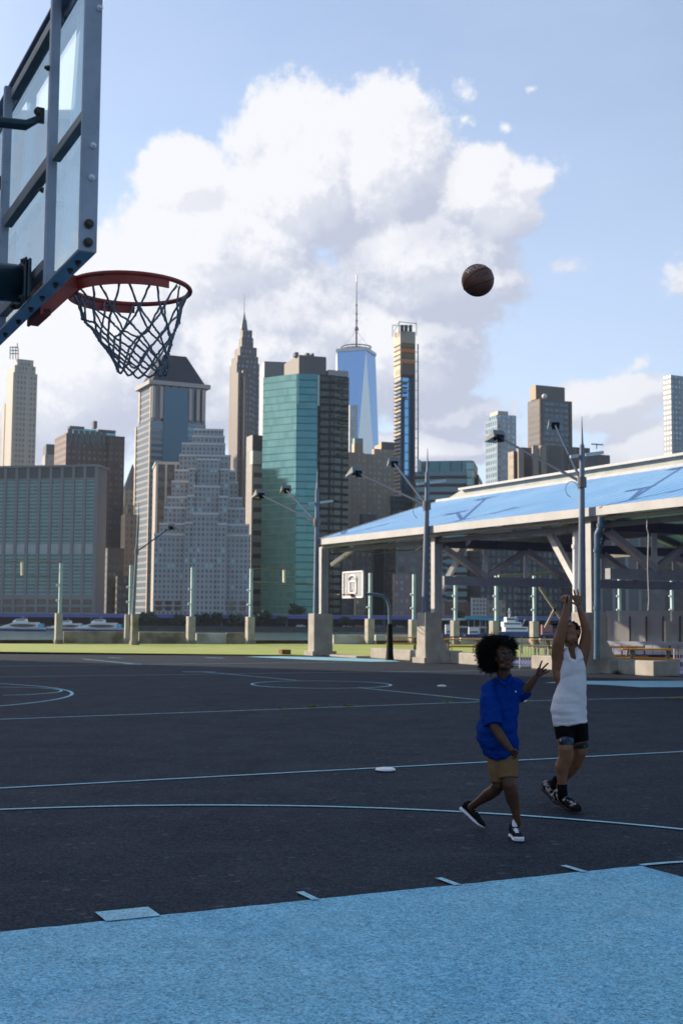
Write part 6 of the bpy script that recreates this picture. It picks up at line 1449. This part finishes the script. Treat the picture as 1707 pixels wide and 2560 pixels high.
# shorts
TAN_ = cloth('shorts_tan', (.185, .112, .055), .4, 9.); bm = B()
ball(bm, A(1254, 1872, .03), (.122, .11, .09))
sleeve([(A(1244, 1875, .05), .088), (A(1244, 1905, .045), .080), (A(1243, 1930, .04), .070), (A(1244.5, 1953, .04), .061)])
sleeve([(A(1266, 1872, .02), .090), (A(1268, 1905, -.01), .080), (A(1270, 1930, -.03), .075), (A(1271.5, 1946, -.045), .071)])
so_ = obj('shorts', bm, TAN_, p1); remesh(so_, .005, 3)
dm = so_.modifiers.new('folds', 'DISPLACE'); dm.texture = tx_; dm.strength = .010; dm.texture_coords = 'LOCAL'
SHB = mat('shoe_black', (.006, .007, .010), .8, 0., .08, var=.3, vscale=30); SHW = mat('shoe_white', (.62, .63, .68), .5); SHN = mat('shoe_navy', (.008, .011, .026), .8, 0., .08)
toe = G(1300, 2108); heel = toe+V((-.03, .25, 0)); o = shoe(p1, heel+UP*.003, toe+UP*.003, UP, (SHN, SHW, SHW, mat('lace_white', (.6, .6, .62), .7), SHW), ankle_h=.135)
toe = G(1206, 2077)+UP*.012; heel = P(1149, 2024, 10.02)
o = shoe(p1, heel, toe, V((.62, -.25, .62)), (SHB, SHW, SHB, mat('lace_grey', (.3, .31, .34), .7), SHB), ankle_h=.125)

# ---- player two: white vest, both arms up
Y2 = 10.85
def A2(x, y, d=0.): return P(x, y, Y2+d)
p2 = thing('person', 'player in white sleeveless vest and black shorts with both arms overhead', 'person', G(1408, 2030))
hc2 = A2(1425, 1584, .01); hf2 = V((-.55, -.74, .40)); hu2 = V((-.14, .32, 1))
bm = B(); r2_, f2_, u2_ = head(bm, hc2, hf2, hu2, .97)
limb(bm, [(A2(1428, 1600, .06), .056), (A2(1427, 1625, .07), .060), (A2(1427, 1645, .06), .085)])
for (x, y, rx, ry, rz) in ((1422, 1665, .13, .095, .11), (1418, 1690, .125, .09, .12), (1421, 1740, .115, .09, .13), (1424, 1795, .13, .10, .10)): ball(bm, A2(x, y, .03), (rx, ry, rz))
limb(bm, [(A2(1400, 1664, .02), .064), (A2(1394, 1640, .0), .060), (A2(1393, 1622, -.03), .056), (A2(1397, 1598, -.07), .051), (A2(1404, 1574, -.10), .044), (A2(1409, 1552, -.11), .0425), (A2(1413, 1530, -.12), .032), (A2(1416, 1510, -.13), .0240)])
limb(bm, [(A2(1449, 1660, .05), .058), (A2(1455, 1640, .04), .056), (A2(1460, 1618, .02), .054), (A2(1464, 1596, -.0), .048), (A2(1465, 1577, -.02), .043), (A2(1460.5, 1556, -.03), .040), (A2(1453, 1536, -.04), .031), (A2(1447, 1520, -.05), .0235)])
limb(bm, [(A2(1393, 1645, .0), .05), (A2(1391, 1670, .02), .045), (A2(1397, 1690, .03), .06)])
# his right hand bent over at the wrist
w_ = A2(1416, 1507, -.13); kn = [A2(1422, 1491, -.14), A2(1416, 1489, -.145), A2(1410, 1490, -.14), A2(1405, 1493, -.13)]
palm(bm, w_, kn, .0135)
for q2, m2, e2 in ((kn[0], (1421, 1494, -.185), (1419, 1506, -.19)), (kn[1], (1413, 1492, -.195), (1411, 1506, -.20)), (kn[2], (1406, 1493, -.185), (1406, 1506, -.19)), (kn[3], (1401.5, 1495, -.165), (1403, 1504, -.17))):
    finger(bm, [q2, A2(*m2), A2(*e2)], .0095, .0078)
finger(bm, [A2(1418, 1504, -.15), A2(1420, 1498, -.18), A2(1423, 1500, -.195)], .0105, .008)
# his left hand open, fingers spread
w_ = A2(1446, 1519, -.05); kn = [A2(1432, 1494.5, -.06), A2(1438, 1491, -.065), A2(1445, 1491.5, -.065), A2(1451, 1495, -.06)]
palm(bm, w_, kn, .0138)
finger(bm, [kn[0], A2(1429.5, 1488, -.065), A2(1428, 1481, -.07)], .0088, .007)
finger(bm, [kn[1], A2(1435.5, 1483, -.07), A2(1433, 1475, -.075)], .0088, .007)
finger(bm, [kn[2], A2(1444, 1482, -.07), A2(1443, 1473, -.075)], .0088, .007)
finger(bm, [kn[3], A2(1453, 1488, -.065), A2(1454.5, 1481, -.07)], .0085, .0065)
finger(bm, [A2(1441, 1511, -.06), A2(1433, 1508.5, -.075), A2(1426, 1504.5, -.08)], .011, .0082)
# legs
limb(bm, [(A2(1410, 1812, .0), .092), (A2(1412, 1845, -.03), .076), (A2(1413, 1872, -.06), .062), (A2(1412, 1892, -.05), .057), (A2(1404, 1915, -.02), .060), (A2(1404, 1938, -.0), .048), (A2(1404, 1963, .01), .037), (A2(1405, 1992, .02), .037)])
limb(bm, [(A2(1440, 1812, .05), .092), (A2(1447, 1845, .03), .075), (A2(1449, 1878, .05), .060), (A2(1441, 1904, .10), .056), (A2(1425, 1925, .17), .052), (A2(1408, 1945, .25), .037), (A2(1393, 1965, .32), .031), (A2(1380, 1982, .36), .032)])
body2 = obj('body', bm, SK2, p2); remesh(body2, .0044, 5)
eyes(body2, hc2, r2_, f2_, u2_, .97)
# hair: close cap with short twisted locks
bm = B(); M3 = Matrix((r2_, f2_, u2_)).transposed(); rnd = random.Random(4)
ball(bm, hc2-f2_*.026+u2_*.040, (.083, .092, .082), M3, 20)
bmesh.ops.delete(bm, geom=[v for v in bm.verts if (v.co-hc2).dot(f2_) > .045 and (v.co-hc2).dot(u2_) < .075], context='VERTS')
for _ in range(70):
    d = V((rnd.gauss(0, 1), rnd.gauss(0, 1), rnd.gauss(0, 1))).normalized(); q2 = -f2_*.026+u2_*.040+M3@V((d.x*.080, d.y*.090, d.z*.080))
    if q2.dot(f2_) > .05 and q2.dot(u2_) < .08 or q2.dot(u2_) < -.05: continue
    p = hc2+q2; L = rnd.uniform(.02, .05); tube(bm, [p, p+d*L*.5, p+d*L*.8-UP*L*.5], [.008, .007, .004], 6)
for pts in ([(1408,1566,.02),(1395,1563,.0),(1385,1561,-.01),(1378,1562,-.01)], [(1412,1563,.02),(1400,1558,.02),(1390,1560,.03)], [(1427,1561,.04),(1431,1556,.04),(1435,1554,.04)], [(1437,1568,.05),(1444,1569,.05),(1450,1565,.05)], [(1439,1578,.06),(1443,1584,.06),(1441,1590,.07)], [(1436,1565,.05),(1441,1562,.05)]):
    tube(bm, [A2(*p) for p in pts], [.010-.002*i for i in range(len(pts))], 7)
obj('hair', bm, HAIR, p2, True)
# vest
VW = cloth('vest_white', (.66, .66, .72), .25, 8.); bm = B(); fw2 = V((-.15, -1, 0)).normalized()
RG = [((1404,1662),(1458,1660),.070),((1400,1674),(1462,1672),.094),((1395,1687),(1464,1685),.110),((1396,1700),(1465,1698),.118),((1391,1718),(1465,1716),.120),((1384,1738),(1464,1738),.122),((1379,1757),(1464,1760),.125),((1377,1775),(1464.5,1778),.128),((1379,1793),(1465,1793),.130),((1385,1816),(1466,1806),.130)]
rings = [ring(A2(*l, .03), A2(*r3, .02), dp, 40, .9, fw2, .85) for l, r3, dp in RG]
for i, rg in enumerate(rings):
    if i > 4:
        for kx in range(40): a = 2*math.pi*kx/40; rg[kx] = rg[kx]+fw2*(.007*math.sin(a*4+i*1.1))+UP*.004*math.sin(a*5+i)
loft(bm, fold_rings(rings, 4, .009, 21, fw2)); vw = obj('vest', bm, VW, p2)
def shield(rows, back):               # chest/back panel of the vest as a thick shaped sheet
    loft(bm, [[A2(x, y, back+dx) for x, y, dx in row]+[A2(x, y, back+dx+.035) for x, y, dx in row[::-1]] for row in rows])
me0 = vw.data; bm = B(); bm.from_mesh(me0)
shield([[(1396,1706,.02),(1407,1706,-.030),(1424,1706,-.048),(1444,1706,-.044),(1462,1704,.01)], [(1396,1692,.0),(1406,1690,-.048),(1424,1690,-.066),(1444,1690,-.060),(1463,1688,-.01)], [(1400,1672,-.02),(1410,1672,-.055),(1425,1672,-.078),(1445,1672,-.068),(1464,1674,-.02)], [(1405,1655,-.03),(1413,1655,-.055),(1428,1657,-.078),(1444,1657,-.066),(1461,1660,-.02)], [(1409,1640,-.03),(1415,1641,-.05),(1428,1650,-.07),(1444,1650,-.06),(1457,1648,-.02)]], -.02)
for pts in ([(1412, 1645, -.06), (1412, 1634, -.05), (1413, 1625, -.02), (1414, 1620, .04)], [(1420, 1648, -.075), (1415, 1634, -.06), (1415, 1625, -.03), (1416, 1620, .04)], [(1425, 1652, -.082), (1419, 1640, -.07), (1416, 1630, -.045)], [(1448, 1648, -.06), (1444, 1633, -.04), (1441, 1622, .0), (1440, 1617, .05)], [(1453, 1645, -.05), (1448, 1630, -.02), (1443, 1620, .03)], [(1443, 1653, -.075), (1443, 1640, -.055), (1440, 1627, -.01), (1439, 1620, .03)]):
    limb(bm, [(A2(*p), .017) for p in pts], 8)
bm.to_mesh(me0); bm.free(); remesh(vw, .0045, 10)
tx2 = bpy.data.textures.new('folds_fine', 'CLOUDS'); tx2.noise_scale = .11; tx2.noise_depth = 2
dm = vw.modifiers.new('folds', 'DISPLACE'); dm.texture = tx2; dm.strength = .013; dm.texture_coords = 'LOCAL'
# shorts and printed undershorts
bm = B(); BLK = cloth('shorts_black', (.006, .006, .008), .5, 9.)
ball(bm, A2(1426, 1812, .02), (.128, .108, .075))
sleeve([(A2(1411, 1812, .0), .095), (A2(1411, 1830, -.02), .085), (A2(1413, 1848, -.03), .079)]); sleeve([(A2(1442, 1812, .05), .094), (A2(1446, 1835, .03), .083), (A2(1449, 1853, .03), .077)])
bs = obj('shorts', bm, BLK, p2); remesh(bs, .005, 3)
M = mat('print_tights', (.03, .07, .14), .6); t = NT(M.node_tree); b_n = t.n['Principled BSDF']; tcn = t.n.new('ShaderNodeTexCoord').outputs['Object']
nz = t.noise(tcn, 14, 3, .6); c_ = t.mix(t.ramp(nz, .50, .56), (.015, .02, .035), (.02, .07, .22)); c_ = t.mix(t.ramp(t.noise(t.v('ADD', tcn, (3., 1., 2.)), 11, 2, .5), .60, .64), c_, (.45, .33, .08)); c_ = t.mix(t.ramp(t.noise(t.v('ADD', tcn, (1., 5., 2.)), 12, 2, .5), .62, .66), c_, (.02, .20, .10)); t.l.new(c_, b_n.inputs['Base Color'])
bm = B(); sleeve([(A2(1412, 1835, -.03), .070), (A2(1413, 1852, -.045), .070), (A2(1414, 1864, -.055), .0675)]); sleeve([(A2(1447, 1838, .03), .070), (A2(1449, 1855, .035), .069), (A2(1450, 1867, .04), .0665)])
obj('undershorts', bm, M, p2, True)
SOCK = mat('sock_black', (.006, .006, .008), .9, 0., .05)
bm = B(); limb(bm, [(A2(1404, 1964, .01), .042), (A2(1405, 1978, .015), .042), (A2(1406, 1994, .02), .044)]); obj('sock', bm, SOCK, p2, True); bm = B(); limb(bm, [(A2(1390, 1950, .31), .037), (A2(1384, 1970, .34), .036), (A2(1379, 1984, .36), .038)]); obj('sock', bm, SOCK, p2, True)
SP_ = mat('shoe_pattern', (.006, .006, .008), .8, 0., .08, col2=(.30, .28, .29), vscale=22, thr=(.50, .56))
toe = G(1446, 2036)+UP*.004; heel = P(1386, 2003, 11.02); heel.z = .055
shoe(p2, heel, toe, V((-.2, .25, 1)), (SP_, BLACK, BLACK, mat('lace_blue', (.10, .22, .32), .6), SHB), ankle_h=.115)
toe = G(1392, 2019)+UP*.02; heel = P(1357, 1992, 11.33); heel.z = max(heel.z, .12)
shoe(p2, heel, toe+V((.03, 0, 0)), V((-.2, .35, 1)), (SP_, BLACK, BLACK, MATS['lace_blue'], SHB), ankle_h=.115)

hz = bpy.data.materials.new('haze'); hz.use_nodes = True; ht = hz.node_tree; ht.nodes.remove(ht.nodes['Principled BSDF'])
pv = ht.nodes.new('ShaderNodeVolumePrincipled'); pv.inputs['Color'].default_value = (.72, .84, 1, 1); pv.inputs['Density'].default_value = .00004; pv.inputs['Anisotropy'].default_value = .3
ht.links.new(pv.outputs[0], ht.nodes['Material Output'].inputs['Volume'])
bm = B(); box(bm, -9600, 9600, -9600, 12500, -8, 520); struct('haze', bm, hz, 'stuff')
for o in bpy.data.objects:
    if '_b' in o.keys(): del o['_b']
